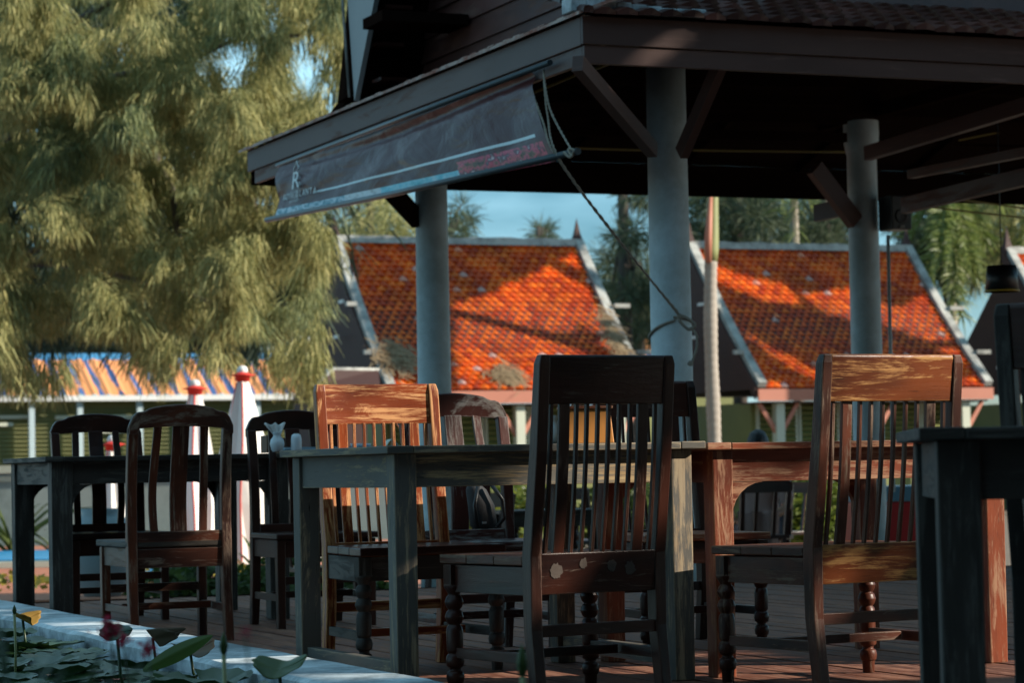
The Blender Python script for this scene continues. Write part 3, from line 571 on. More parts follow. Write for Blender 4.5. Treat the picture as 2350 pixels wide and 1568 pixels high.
# small white structure on the roof line
ws = empty('roof_structure', at(670, 800, 80)); tag(ws, 'small white structure rising above the blue ridge beside the dark gable', 'structure')
MB().beam((-.5,0,-.3),(-.1,0,.3),.1,.12).beam((-.35,0,.3),(.6,0,.3),.1,.1).beam((.45,0,-.3),(.3,0,.25),.1,.12).build('frame', M['white'], ws); MB().box(-.9,-.2,.1,.3,-.35,.05).build('panel', M['cream'], ws)

# ---------------------------------------------------------------- garden wall, pool and paving at far left
gw_ = empty('garden_wall', W(-6, 41)+(GZ,)); gl0 = Vector(gw_.location); tag(gw_, 'pale grey garden wall with cream coping behind the left tables', 'wall')
p0 = Vector(W(-11, 41)+(0,)); p1 = Vector(W(-1.9, 41.0)+(0,))
def wl(mb, nm, mt): o = mb.build(nm, mt, gw_); o.location = tuple(-gl0); return o
wl(MB().beam(p0+Vector((0,0,.22)), p1+Vector((0,0,.22)), .2, 1.14), 'wall', plain('pale_render', (.30,.36,.35), .8, .1, 1.2, dirt=(.20,.25,.24), dirtamt=.4))
wl(MB().beam(p0+Vector((0,0,.85)), p1+Vector((0,0,.85)), .34, .12), 'coping', M['cream']); wl(MB().beam(p0+Vector((0,0,.70)), p1+Vector((0,0,.70)), .26, .08), 'moulding', M['cream'])
terr = plain('terracotta_paving', (.40,.15,.085), .7, .25, 3)
pvg = MB()
def strip_at(mb, ya, yb, xl, xr, z0, z1):
    a = W(xl, ya); b = W(xr, ya); c_ = W(xr, yb); d = W(xl, yb)
    mb.hexa([a+(z0,), b+(z0,), c_+(z0,), d+(z0,), a+(z1,), b+(z1,), c_+(z1,), d+(z1,)])
strip_at(pvg, 22, 39.5, -12, .6, GZ+.001, GZ+.03); tag(pvg.build('paving', terr), kind='structure')
pool = MB(); strip_at(pool, 32.5, 36.5, -12, -2.6, GZ+.034, GZ+.05); tag(pool.build('pool_water', plain('pool_blue', (.03,.32,.68), .25, .1, 2)), kind='structure')
pe = MB(); strip_at(pe, 29.9, 30.5, -12, -1.2, GZ+.034, GZ+.10); tag(pe.build('pool_edging', M['cream']), kind='structure')
pb = MB(); strip_at(pb, 27.0, 28.4, -4.6, -3.0, GZ+.034, GZ+.08); tag(pb.build('shallow_pool', bpy.data.materials['pool_blue']), kind='structure')
st = empty('stone_jar', W(-3.55, 22.5)+(GZ,)); tag(st, 'large grey-blue stone jar standing on the paving behind the left table', 'jar')
MB().lathe([(0,.14),(.12,.20),(.35,.27),(.55,.27),(.70,.20),(.74,.17),(.78,.19),(.78,.15),(.70,.14)], n=26).build('body', plain('glazed_jar', (.20,.26,.28), .4, .2, 3), st)
sl_ = MB().beam(Vector(W(-4.00,24)+(GZ+.02,)), Vector(W(-3.82,24.3)+(GZ+.26,)), .06, .08).build('blue_slide', plain('slide_blue', (.03,.28,.58), .4)); tag(sl_, 'small blue sloping beam rising behind the left chair seat', 'slide')

# ---------------------------------------------------------------- closed umbrellas
def umbrella(px, ptop, pbot, Y, label, hw):
    t = at(px, ptop, Y); hw *= 1.02; u = empty('closed_umbrella', (t.x, t.y, GZ)); tag(u, label, 'umbrella', 'closed red and white sun umbrellas')
    H = t.z-GZ; b = at(px, pbot, Y).z-GZ; n = 16; rings = []; s = 6000/Y; R = hw/s
    for z_, r in ((H-.10*1.2, .04), (H-.14*1.2, .07), (H-(H-b)*.35, R*.45), (H-(H-b)*.7, R*.75), (b, R), (b-.3, R*1.0), (b-.9, R*.9)):
        rings.append([((r*((1 if j % 2 else .80)+.10*math.sin(j*2.3+z_*2+px)))*math.cos(2*PI*j/n+.08*math.sin(z_*3+px)), (r*((1 if j % 2 else .80)+.10*math.sin(j*2.3+z_*2+px)))*math.sin(2*PI*j/n+.08*math.sin(z_*3+px)), z_-(.05*math.sin(j*1.7) if z_ < b-.2 else 0)) for j in range(n)])
    MB().loft(rings).build('canopy', M['canvas'], u)
    rs = MB()
    for j in ((8, 11) if hw > 40 else (9,)):
        a_ = 2*PI*j/n+A*0
        rs.tube([(r[j][0]*.99, r[j][1]*.99, r[j][2]) for r in rings[1:]], .012*Y/25*(1.3 if j == 8 else .7), 5)
    rs.build('red_trim', M['red'], u)
    k_ = Y/30*1.15
    MB().lathe([(H-.02-.13*k_,.07*k_),(H-.10*k_,.08*k_),(H-.088*k_,.135*k_),(H-.078*k_,.08*k_),(H-.06*k_,.05*k_)], n=14).build('cap', M['red'], u)
    MB().lathe([(H-.09*k_,.05*k_),(H-.03*k_,.055*k_),(H,.035*k_),(H+.008,.0)], n=12).build('finial', M['white'], u)
    MB().tube([(0,0,0),(0,0,b)], .03, 8).build('pole', M['eave'], u)
umbrella(556, 841, 1080, 26, 'tallest closed red and white umbrella right of the left chair', 62)
umbrella(447, 872, 1110, 30, 'closed red and white umbrella seen through the slats of the left chair', 50)
umbrella(258, 1000, 1190, 27, 'shortest closed umbrella seen between the two leftmost chairs', 34)
# ---------------------------------------------------------------- chairs
def rect(cx, cy, z, wx, wy): return [(cx-wx/2,cy-wy/2,z),(cx+wx/2,cy-wy/2,z),(cx+wx/2,cy+wy/2,z),(cx-wx/2,cy+wy/2,z)]
TURN = [(.0,.019),(.04,.021),(.043,.026),(.06,.029),(.075,.026),(.08,.018),(.088,.018),(.093,.027),(.11,.030),(.127,.026),(.132,.020),(.14,.026),(.20,.027),(.215,.024),(.222,.018),(.228,.024),(.245,.030),(.262,.025),(.268,.018),(.276,.025),(.292,.030),(.308,.024),(.314,.018),(.322,.022),(.335,.030),(.345,.033)]
def chair_a(name, loc, rz, mats, label, group='slat-back timber chairs with straight top rails', w=.475, top=1.04, mleg=None):
    m1, m2, m3 = mats; mleg = mleg or m1       # frame, crest, seat
    c = empty(name, loc, rz); tag(c, label, 'chair', group); hw = w/2; yr = -.23
    rake = lambda z: yr - .012 - .075*max(0, (z-.44)/.6)
    for s in (-1, 1):
        x = s*(hw-.0185)
        rg = [rect(x, yr-.03, 0, .036, .045), rect(x, yr, .22, .038, .05), rect(x, yr, .44, .038, .055), rect(x, rake(.75), .75, .037, .048), rect(x, rake(top-.03), top-.03, .037, .040), rect(x-s*.003, rake(top), top-.004, .030, .030)]
        MB().loft(rg).build('back_post', m1, c, bevel=.004)
        MB().hexa([(s*(hw+.008)-.024,.185,.343),(s*(hw+.008)+.024,.185,.343),(s*(hw+.008)+.024,.233,.343),(s*(hw+.008)-.024,.233,.343),(s*(hw+.008)-.024,.185,.408),(s*(hw+.008)+.024,.185,.408),(s*(hw+.008)+.024,.233,.408),(s*(hw+.008)-.024,.233,.408)]).lathe(TURN, (s*(hw+.008), .209), 18).build('leg', mleg, c, bevel=.002)
        MB().beam((s*(hw-.018), yr+.02, .365), (s*(hw+.006), .195, .365), .022, .085).build('apron', mleg, c, bevel=.002)
        MB().beam((s*(hw-.018), yr+.02, .135), (s*(hw+.006), .195, .135), .022, .032).build('stretcher', mleg, c, bevel=.002)
    MB().box(-hw, hw, .198, .220, .325, .408).build('apron', mleg, c, bevel=.002)
    MB().box(-hw+.03, hw-.03, -.02, .012, .122, .150).build('stretcher', m1, c, bevel=.002)
    MB().box(-hw+.03, hw-.03, yr-.018, yr+.014, .20, .235).build('stretcher', m1, c, bevel=.002)
    # seat of three boards
    for i in range(3):
        a0, a1 = i/3, (i+1)/3-.004; y0 = yr+.032+a0*.455; y1 = yr+.032+a1*.455; e0 = hw-.002+.035*a0; e1 = hw-.002+.035*a1
        MB().hexa([(-e0,y0,.412),(e0,y0,.412),(e1,y1,.412),(-e1,y1,.412),(-e0,y0,.440),(e0,y0,.440),(e1,y1,.440),(-e1,y1,.440)]).build('seat_board', m3, c, bevel=.004)
    # lower rail and crest
    y0 = rake(.40); MB().hexa([(-hw+.037,yr-.014,.325),(hw-.037,yr-.014,.325),(hw-.037,yr+.014,.325),(-hw+.037,yr+.014,.325),(-hw+.037,rake(.45)-.014,.448),(hw-.037,rake(.45)-.014,.448),(hw-.037,rake(.45)+.014,.448),(-hw+.037,rake(.45)+.014,.448)]).build('lower_rail', m2, c, bevel=.003)
    cb = top-.150
    def cr(x, z, k): return (x, rake(z)-.012+.026*k - .010*(1-(x/hw)**2), z)
    N_ = 10; g = MB(); rg = []
    for i in range(N_+1):
        x = -hw+.037+(w-.074)*i/N_; rg.append([cr(x,cb,0), cr(x,top-.012,0), cr(x,top-.004,.2), cr(x,top-.004,.8), cr(x,top-.012,1), cr(x,cb,1)])
    g.loft(rg).build('crest_rail', m2, c, bevel=.003)
    inner = w-.074; xs = [-.43,-.24,-.145,-.05,.05,.145,.24,.43]
    def bar(x, wx, wy, nm):
        MB().loft([rect(x, rake(z)-.008*math.sin(PI*(z-.44)/(cb-.44)), z, wx, wy) for z in (.444,.52,.62,.72,.82,cb+.004)]).build(nm, m1, c, bevel=.0015)
    for x in (-.455,-.235,-.145,-.05,.045,.14,.235,.455): bar(x*inner, .0105, .014, 'spindle')
    for x in (-.345, .345): bar(x*inner, .036, .014, 'slat')
    return c
def chair_b(name, loc, rz, mats, label, group='chairs with wavy top rails', w=.45, top=1.0):
    m1, m2, m3 = mats
    c = empty(name, loc, rz); tag(c, label, 'chair', group); hw = w/2; yr = -.22
    rake = lambda z: yr - .07*max(0,(z-.42)/.58) - .022*math.sin(PI*max(0,(z-.42)/.58))*-1
    for s in (-1, 1):
        x = s*(hw-.021)
        MB().loft([rect(x, yr-.035, 0, .036, .042), rect(x, yr-.008, .2, .040, .046), rect(x, yr, .42, .042, .048)]+[rect(x+s*.0, rake(z), z, .042, .038) for z in (.5,.6,.7,.8,top-.095)]).build('back_post', m1, c, bevel=.004)
        MB().loft([rect(s*(hw-.01), .19, 0, .036, .036), rect(s*(hw-.01), .19, .40, .040, .040)]).build('leg', m1, c, bevel=.003)
        MB().beam((s*(hw-.018), yr+.02, .36), (s*(hw-.01), .175, .36), .022, .08).build('apron', m1, c, bevel=.002)
        MB().beam((s*(hw-.018), yr+.02, .14), (s*(hw-.01), .175, .14), .02, .032).build('stretcher', m1, c, bevel=.002)
    MB().box(-hw+.02, hw-.02, .18, .2, .32, .40).build('apron', m1, c, bevel=.002); MB().box(-hw+.04, hw-.04, yr-.012, yr+.012, .315, .395).build('apron', m1, c, bevel=.002)
    MB().box(-hw+.03, hw-.03, -.02, .0, .13, .16).build('stretcher', m1, c, bevel=.002); MB().box(-hw+.03, hw-.03, .178, .198, .20, .235).build('stretcher', m1, c, bevel=.002)
    MB().hexa([(-hw-.0,yr-.012,.402),(hw+.0,yr-.012,.402),(hw+.02,.235,.402),(-hw-.02,.235,.402),(-hw-.0,yr-.012,.430),(hw+.0,yr-.012,.430),(hw+.02,.235,.430),(-hw-.02,.235,.430)]).build('seat', m3, c, bevel=.006)
    MB().beam((-hw+.04, rake(.455), .445), (hw-.04, rake(.455), .445), .026, .045).build('lower_rail', m2, c, bevel=.003)
    # wavy crest with rounded shoulders
    def tz(x):
        a = abs(x)/hw; z = top-.028
        if a < .62: z += .010+.018*math.cos(a/.62*PI/2)**.8
        elif a < .74: z += .010-.012*math.sin((a-.62)/.12*PI/2)
        else: z += -.002 - .058*((a-.74)/.26)**3
        return z
    def bz(x):
        a = abs(x)/hw; return top-.105 + (.012*math.cos(a*PI/2) if a < .82 else -.02)
    N_ = 30; rg = []
    for i in range(N_+1):
        x = -hw+w*i/N_; y = rake(top-.06)-.012*(1-(x/hw)**2); rg.append([(x,y-.014,bz(x)),(x,y-.014,tz(x)-.004),(x,y-.008,tz(x)),(x,y+.008,tz(x)),(x,y+.014,tz(x)-.004),(x,y+.014,bz(x))])
    MB().loft(rg).build('crest_rail', m2, c, bevel=.002)
    for x, wx in ((-.105,.034),(0,.072),(.105,.034)):
        zs = [.455+.05*i for i in range(10)]; zs = [z for z in zs if z < top-.09]+[top-.088]
        MB().loft([rect(x*w/.45+.006*math.sin((z-.45)*9)*(1 if x>=0 else -1)*(x!=0), rake(z)+.010*math.sin((z-.45)*11), z, wx, .013) for z in zs]).build('slat', m1, c, bevel=.002)
    return c
def rearleft(P, rz, w, yr):   # chair origin from the place of its local (-w/2, yr) corner
    R = Matrix.Rotation(rz, 2); v = R @ Vector((-w/2, yr)); return (P[0]-v.x, P[1]-v.y, 0)
def rearright(P, rz, w, yr):
    R = Matrix.Rotation(rz, 2); v = R @ Vector((w/2, yr)); return (P[0]-v.x, P[1]-v.y, 0)
D_ = (M['w_dark'], M['w_dark'], M['w_dark']); BR_ = (M['w_brown'], M['w_brown'], M['w_greydark'])
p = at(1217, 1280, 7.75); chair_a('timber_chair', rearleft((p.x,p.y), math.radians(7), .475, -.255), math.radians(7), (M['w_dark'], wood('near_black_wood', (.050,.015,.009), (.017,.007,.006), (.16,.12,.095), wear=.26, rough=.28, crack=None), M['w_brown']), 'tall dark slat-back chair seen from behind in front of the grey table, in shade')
c6 = bpy.data.objects['timber_chair']; pm_ = plain('bare_wood_patch', (.062,.044,.034), .7, .3, 60)
for ci, (cx_, cz_, rr_) in enumerate(((-.150,.395,.027),(-.055,.415,.018),(.045,.405,.020),(.110,.395,.024))):
    pl2 = [(cx_+rr_*(.62+.3*abs(noise.noise(Vector((math.cos(a_)*1.7+ci*3, math.sin(a_)*1.7, ci)))*2))*math.cos(a_), cz_+rr_*1.15*(.62+.3*abs(noise.noise(Vector((math.cos(a_)*1.9+ci*5, math.sin(a_)*1.9, 4)))*2))*math.sin(a_)) for a_ in [2*PI*i/28 for i in range(28)]]
    MB().prism(pl2, lambda a, b, k: (a, -.2448-(b-.325)*.106-.0012+.0008*k, b), .001).build('bare_patch', pm_, c6)
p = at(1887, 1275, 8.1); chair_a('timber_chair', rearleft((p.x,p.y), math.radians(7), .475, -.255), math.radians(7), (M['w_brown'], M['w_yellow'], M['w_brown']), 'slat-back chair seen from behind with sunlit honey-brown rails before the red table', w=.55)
p = at(738, 1270, 9.42); ch4 = chair_a('timber_chair', rearright((p.x,p.y), PI, .475, -.255), PI, (M['w_lit'], M['w_lit'], M['w_dark']), 'sunlit orange-brown slat-back chair facing the camera behind the grey table', top=1.025, mleg=M['w_greydark'])  # front legs and aprons in dark wood: their shade put into the colour
p = at(1612, 1200, 10.6); chair_a('timber_chair', rearleft((p.x,p.y), PI, .47, -.255), PI, (M['w_dark'], M['w_dark'], M['w_red']), 'dark slat-back chair on the far side of the tables, hidden behind the tallest chair', top=1.05)
p = at(2285, 985, 5.85); chair_a('timber_chair', rearleft((p.x+.03,p.y), math.radians(-52), .475, -.255), math.radians(-52), (M['w_greydark'], M['w_dark'], M['w_dark']), 'blurred bluish-black chair cut by the right edge behind the blurred table', top=1.05)
p = at(290, 1240, 10.95); chair_b('timber_chair', rearleft((p.x,p.y), 0, .45, -.22), 0, BR_, 'dark three-slat chair with wavy top rail seen from behind at the left table')
p = at(329, 1240, 13.2); chair_b('timber_chair', rearleft((p.x,p.y), PI, .46, -.24), PI, D_, 'leftmost three-slat chair with wavy top rail on the far side of the left table', w=.46, top=1.02)
p = at(573, 1240, 12.2); chair_b('timber_chair', rearright((p.x,p.y), PI, .45, -.24), PI, D_, 'black chair with wavy top rail behind the white napkin vase')
p = at(1172, 1200, 10.35); chair_b('timber_chair', rearleft((p.x,p.y), PI, .45, -.24), PI, (M['w_peel'], M['w_peel'], M['w_peel']), 'peeling maroon chair with wavy top rail just right of the sunlit chair', top=1.005)

# ---------------------------------------------------------------- tables
def table(name, loc, rz, lx, ly, T, m, label, leg=.075, apron=.095, low=True, ins=.035, mleg=None, mapron=None, brk=True):
    t = empty(name, loc, rz); tag(t, label, 'table', 'timber dining tables'); ml = mleg or m; ma = mapron or m; th = .024
    n = max(3, round(lx/.28)); wv = (lx-.18)/n
    tp = MB(); tp.box(0, .088, 0, ly, T-th, T); tp.box(lx-.088, lx, 0, ly, T-th, T+.0005)
    k_ = 5
    for i in range(k_): tp.box(.090, lx-.090, i*ly/k_, (i+1)*ly/k_-.003, T-th, T-.001)
    tp.build('tabletop', m, t, bevel=.003)
    for sx_ in (0, 1):
        for sy_ in (0, 1):
            x = ins+leg/2 if sx_ == 0 else lx-ins-leg/2; y = ins+leg/2 if sy_ == 0 else ly-ins-leg/2
            MB().loft([rect(x,y,0,leg*.94,leg*.94), rect(x,y,T-th-.001,leg,leg)]).build('leg', ml, t, bevel=.004)
    a0 = ins+.012; z0 = T-th-.012-apron; z1 = T-th-.001; e = ins+leg
    for y in (a0, ly-a0-.024):
        MB().box(e, lx-e, y, y+.024, z0, z1).build('apron', ma, t, bevel=.002)
    for x in (a0, lx-a0-.024):
        MB().box(x, x+.024, e, ly-e, z0, z1).build('apron', m, t, bevel=.002)
    if low:
        for x in (ins+.02, lx-ins-.055): MB().box(x, x+.035, e, ly-e, .045, .10).build('stretcher', m, t, bevel=.003)
    for sx_ in ((0, 1) if brk else ()):   # curved corner brackets
        for sy_ in (0, 1):
            xx = e if sx_ == 0 else lx-e; d = 1 if sx_ == 0 else -1; yy = a0+.002 if sy_ == 0 else ly-a0-.022
            arc = [(0,0),(.12,0)]+[(.12*(1-math.sin(q_*PI/12)), -.12*(1-math.cos(q_*PI/12))) for q_ in range(1,7)]
            MB().prism(arc, lambda a, b, k: (xx+d*a, yy+.02*k, z0-.001+b), .02).build('bracket', m, t)
    return t
q = at(889, 1083, 8.14); TM = (q.x, q.y)
q2 = aty(1620, 1060, q.y)
table('dining_table', (q.x, q.y, 0), 0, q2.x-q.x, 1.10, .78, M['w_grey'], 'weathered grey square table in the middle beside the pond kerb, right leg sunlit', brk=False, mapron=wood('weathered_board', (.13,.12,.10), (.10,.09,.075), (.42,.31,.17), wear=.46, rough=.6, wscale=2.2))
q = aty(1624, 1060, TM[1]+.02)
table('dining_table', (q.x, q.y, 0), 0, 1.20, 1.0, .775, M['w_red'], 'reddish-brown table right of the grey table with sunlit red leg and apron', low=False)
q = at(104, 1090, 12.2)
table('dining_table', (q.x, q.y, 0), math.radians(-2), 1.22, 1.15, .80, M['w_greydark'], 'dark weathered table at the left edge behind the kerb', leg=.10, low=False)
q = at(2066, 1000, 5.0)
table('dining_table', (q.x+.04, q.y, 0), math.radians(-28), 1.2, .8, .765, M['w_greydark'], 'blurred dark table at the right edge closest to the camera', leg=.085, apron=.105, low=False, brk=False)

# ---------------------------------------------------------------- things on the tables
wb = plain('orange_wood_box', (.50,.20,.04), .5, .15, 9)
q = at(1372, 1015, 8.45); b = empty('tissue_box', (q.x, q.y+.10, .779), math.radians(-14)); tag(b, 'orange wooden tissue holder with a white tissue on the grey table', 'tissue box')
MB().hexa([(-.085,-.06,0),(.085,-.06,0),(.085,.06,0),(-.085,.06,0),(-.075,-.05,.112),(.075,-.05,.112),(.075,.05,.112),(-.075,.05,.112)]).build('box', wb, b, bevel=.003)
MB().box(-.083,.083,-.058,.058,.113,.122).build('lid', M['w_red'], b, bevel=.002)
MB().grid(lambda u, v: ((u-.5)*.10, (v-.5)*.05, .122+.035*math.sin(PI*u)*(.6+.4*math.sin(v*9+u*7))+.012*math.sin(u*17)), 14, 8).build('tissue', M['white'], b, solid=.001)
blu = plain('pale_blue_ceramic', (.46,.58,.64), .25, .06, 4)
q = at(1288, 1015, 8.5); v = empty('small_vase', (q.x, q.y+.08, .779)); tag(v, 'rounded pale blue vase half hidden by the tall dark chair', 'vase')
MB().lathe([(0,.025),(.01,.034),(.035,.040),(.06,.030),(.08,.018),(.095,.022)], n=20).build('body', blu, v)
q = at(636, 1030, 12.0); v = empty('napkin_vase', (q.x, q.y, .80)); tag(v, 'white ceramic vase stuffed with a folded napkin on the left table', 'vase')
cer = plain('white_ceramic', (.60,.66,.70), .3, .05, 4)
MB().lathe([(0,.020),(.008,.026),(.035,.034),(.055,.030),(.072,.017),(.082,.019),(.09,.024),(.088,.018)], n=20).build('body', cer, v)
MB().grid(lambda u, vv: ((vv-.5)*(.03+.07*u)-.012*u, .012*math.sin(vv*11), .075+.055*u+.006*math.sin(vv*15)), 8, 14).build('napkin', M['white'], v, solid=.001)
q = at(680, 1030, 12.0); v = empty('salt_shaker', (q.x, q.y, .80)); tag(v, 'plain white ceramic shaker beside the napkin vase', 'shaker')
MB().lathe([(0,.022),(.01,.025),(.06,.024),(.075,.021),(.080,.014)], n=18).build('body', cer, v); MB().lathe([(.080,.0135),(.0835,.010),(.084,.0)], n=14).build('cap', M['cement'], v)
q = at(622, 1030, 12.4); v = empty('cutlery_box', (q.x+.04, q.y+.02, .80)); tag(v, 'brown wooden condiment box behind the white napkin vase', 'box')
MB().box(-.07,.07,-.05,.05,0,.07).box(-.07,-.062,-.05,.05,.0701,.082).box(.062,.07,-.05,.05,.0701,.082).build('box', plain('brown_box', (.16,.075,.035), .6), v, bevel=.002)
q = at(735, 1015, 12.3); v = empty('serving_tray', (q.x+.1, q.y, .80)); tag(v, 'low pale blue tray with folded things seen through the sunlit chair', 'tray')
MB().box(-.30,.42,-.08,.08,.010,.022).build('tray', plain('tray_blue', (.22,.36,.46), .4), v); MB().lathe([(.022,.045),(.035,.05),(.036,.0)], (.10,0), 16).build('dish', cer, v); MB().grid(lambda a, c_: (.22+.06*a, -.03+.06*c_, .024+.03*math.sin(PI*a)), 6, 4).build('napkin', M['cream'], v); 

# ---------------------------------------------------------------- red chest freezer
fz = empty('chest_freezer', W(3.40, 22.0)+(GZ,), -A+math.radians(4)); tag(fz, 'red ice cream chest freezer with blue top band and white swirl marks', 'freezer')
redp = plain('freezer_red', (.36,.022,.025), .35, .08, 3); bluep = plain('freezer_blue', (.10,.24,.34), .3, .08, 3); whp = plain('print_white', (.65,.72,.78), .4, .03)
MB().box(-.60,.60,-.30,.30,.06,.72).build('body', redp, fz, bevel=.012); MB().box(-.604,.604,-.304,.304,.722,.85).build('lid', bluep, fz, bevel=.01)
MB().box(-.56,.56,-.26,.26,0,.058).build('base', M['black'], fz)
def swirl(cx, cz, r, nm='emblem'):
    g = MB()
    for a0, a1, rr in ((-60,150,1.0),(120,330,.62),(-60,200,.34)):
        P_ = [(cx+r*rr*math.cos(math.radians(a0+(a1-a0)*i/12)), -.303, cz+r*rr*math.sin(math.radians(a0+(a1-a0)*i/12))) for i in range(13)]; g.tube(P_, r*.05, 6)
    g.build(nm, whp, fz)
swirl(.47, .46, .085); swirl(-.05, .16, .13); swirl(-.34, .10, .12); swirl(-.45, .60, .06)
text_mesh('lettering', "WALL'S", .115, whp, fz, Matrix.Translation((.42,-.302,.26)) @ Matrix.Rotation(PI/2, 4, 'X'), .002)
MB().box(-.42,-.34,-.303,-.301,.48,.54).box(-.50,-.40,-.303,-.301,.64,.69).build('sticker', whp, fz)

# ---------------------------------------------------------------- far seating, bag
def far_stool(x, y, rz, label, z=GZ, mat=None, h=.46):
    s = empty('far_chair', (x, y, z), rz); tag(s, label, 'chair', 'dark chairs on the lower terrace'); m = mat or M['w_dark']
    MB().box(-.22,.22,-.22,.22,h-.03,h).build('seat', m, s, bevel=.004)
    for a in (-1,1):
        for b_ in (-1,1): MB().beam((a*.20,b_*.20,0),(a*.18,b_*.18,h-.03),.035,.035,up=(0,1,0)).build('leg', m, s)
    for a in (-1,1): MB().beam((a*.19,.20,h),(a*.20,.27,h+.42),.035,.03,up=(0,1,0)).build('back_post', m, s)
    MB().beam((-.2,.27,h+.38),(.2,.27,h+.38),.02,.10).build('crest_rail', m, s)
    for a in (-.08,.08): MB().beam((a,.21,h),(a,.27,h+.34),.03,.012,up=(0,1,0)).build('slat', m, s)
    return s
x_, y_ = W(1.86, 20.6); far_stool(x_, y_, -A+.35+PI, 'dark chair standing in front of the seated person', h=.50)
x_, y_ = W(2.30, 23.0); far_stool(x_, y_, -A-.9, 'dark chair beside the sunlit bush beyond the red table')
x_, y_ = W(.16, 20.5)
ft = empty('far_table', (x_, y_, GZ), -A+.3); tag(ft, 'small dark table with turned legs beyond the peeling maroon chair', 'table')
MB().box(-.30,.45,-.3,.3,.70,.73).build('tabletop', M['w_greydark'], ft, bevel=.004); MB().box(-.27,.42,-.27,-.25,.60,.70).build('apron', M['w_greydark'], ft); MB().box(-.27,.42,.25,.27,.60,.70).build('apron', M['w_greydark'], ft)
for a in (-.25,.40):
    for b_ in (-.25,.25): MB().lathe([(z*1.75, r*1.1) for z, r in TURN], (a, b_), 12).build('leg', M['w_dark'], ft)
x_, y_ = W(.55, 21.6); far_stool(x_, y_, -A+2.6, 'dark chair standing behind the small far table')
x_, y_ = W(-1.25, 16.6); far_stool(x_, y_, -A+2.0, 'dark chair beyond the left table near the kerb end', mat=M['w_dark'])
x_, y_ = W(-.35, 18.2); far_stool(x_, y_, -A-2.2, 'dark chair low between the sunlit chair and the peeling chair')
bg_ = empty('backpack', at(1098, 1160, 10.0)); tag(bg_, 'black mesh backpack leaning on the seat of the peeling maroon chair', 'bag')
mesh_m = plain('black_mesh', (.02,.02,.022), .7, .4, 60); bb_ = MB()
bb_.loft([[(rx*math.cos(2*PI*j/16)+ox, ry*math.sin(2*PI*j/16), z) for j in range(16)] for z, rx, ry, ox in ((-.09,.04,.03,.02),(-.08,.055,.04,.02),(0,.052,.045,.01),(.06,.040,.035,-.01),(.085,.02,.02,-.02))], True); bb_.build('body', mesh_m, bg_)
MB().tube([(.03,-.055,.08),(.07,-.07,.02),(.08,-.06,-.05),(.05,-.055,-.085)], .008, 6).tube([(-.02,-.05,.08),(-.045,-.07,.0),(-.03,-.06,-.08)], .008, 6).build('strap', M['black'], bg_)
MB().box(-.008,.008,-.058,-.052,-.07,-.062).build('buckle', M['cement'], bg_)

# ---------------------------------------------------------------- seated person beyond the pavilion
def skinfig(name, V, E, R, mat, parent, lv=2, root=0):
    me = bpy.data.meshes.new(name); me.from_pydata(V, E, []); o = bpy.data.objects.new(name, me); sc.collection.objects.link(o)
    o.parent = parent; md = o.modifiers.new('skin', 'SKIN'); md.use_smooth_shade = True
    for i, r in enumerate(R): me.skin_vertices[0].data[i].radius = (r, r) if not isinstance(r, tuple) else r
    me.skin_vertices[0].data[root].use_root = True
    s = o.modifiers.new('sub', 'SUBSURF'); s.levels = lv; s.render_levels = lv; me.materials.append(mat); return o
x_, y_ = W(2.02, 21.6)
pe_ = empty('person', (x_, y_, GZ), -A+math.radians(160)); tag(pe_, 'person with short dark hair in a dusty pink-brown shirt seated beyond the red table', 'person')
skin_ = plain('skin', (.34,.18,.11), .5, .08, 6); shirt = plain('pinkish_brown_shirt', (.34,.21,.18), .85, .15, 9, bump=.4); trou = plain('dark_trousers', (.03,.035,.05), .85, .2, 8)
# local: facing +y, seat at z .46
V = [(0,0,.52),(0,.0,.66),(0,.01,.82),(0,.02,.95),(0,.025,1.02),(0,.03,1.08),   # pelvis..neck
     (.10,.02,.52),(.12,.42,.50),(.12,.44,.10),(.12,.56,.04), (-.10,.02,.52),(-.12,.42,.50),(-.12,.40,.10),(-.12,.52,.04),
     (.18,.01,.95),(.26,.08,.70),(.15,.30,.60), (-.18,.01,.95),(-.26,.08,.70),(-.13,.30,.60)]
E = [(0,1),(1,2),(2,3),(3,4),(4,5),(0,6),(6,7),(7,8),(8,9),(0,10),(10,11),(11,12),(12,13),(3,14),(14,15),(15,16),(3,17),(17,18),(18,19)]
R = [(.15,.12),(.135,.105),(.155,.11),(.13,.09),.055,.05,.09,.065,.045,.035,.09,.065,.045,.035,.06,.045,.03,.06,.045,.03]
body = skinfig('body', V, E, R, skin_, pe_)
Vs = [V[0],V[1],V[2],V[3],V[4],V[14],V[15],V[17],V[18],(0,0,.47)]; Es = [(0,1),(1,2),(2,3),(3,4),(3,5),(5,6),(3,7),(7,8),(0,9)]
skinfig('shirt', Vs, Es, [(.165,.135),(.15,.12),(.17,.125),(.145,.105),.066,.075,.062,.075,.062,(.17,.14)], shirt, pe_)
skinfig('trousers', [V[0],V[6],V[7],V[8],V[10],V[11],V[12]], [(0,1),(1,2),(2,3),(0,4),(4,5),(5,6)], [(.155,.125),.10,.078,.062,.10,.078,.062], trou, pe_)
hd = MB()
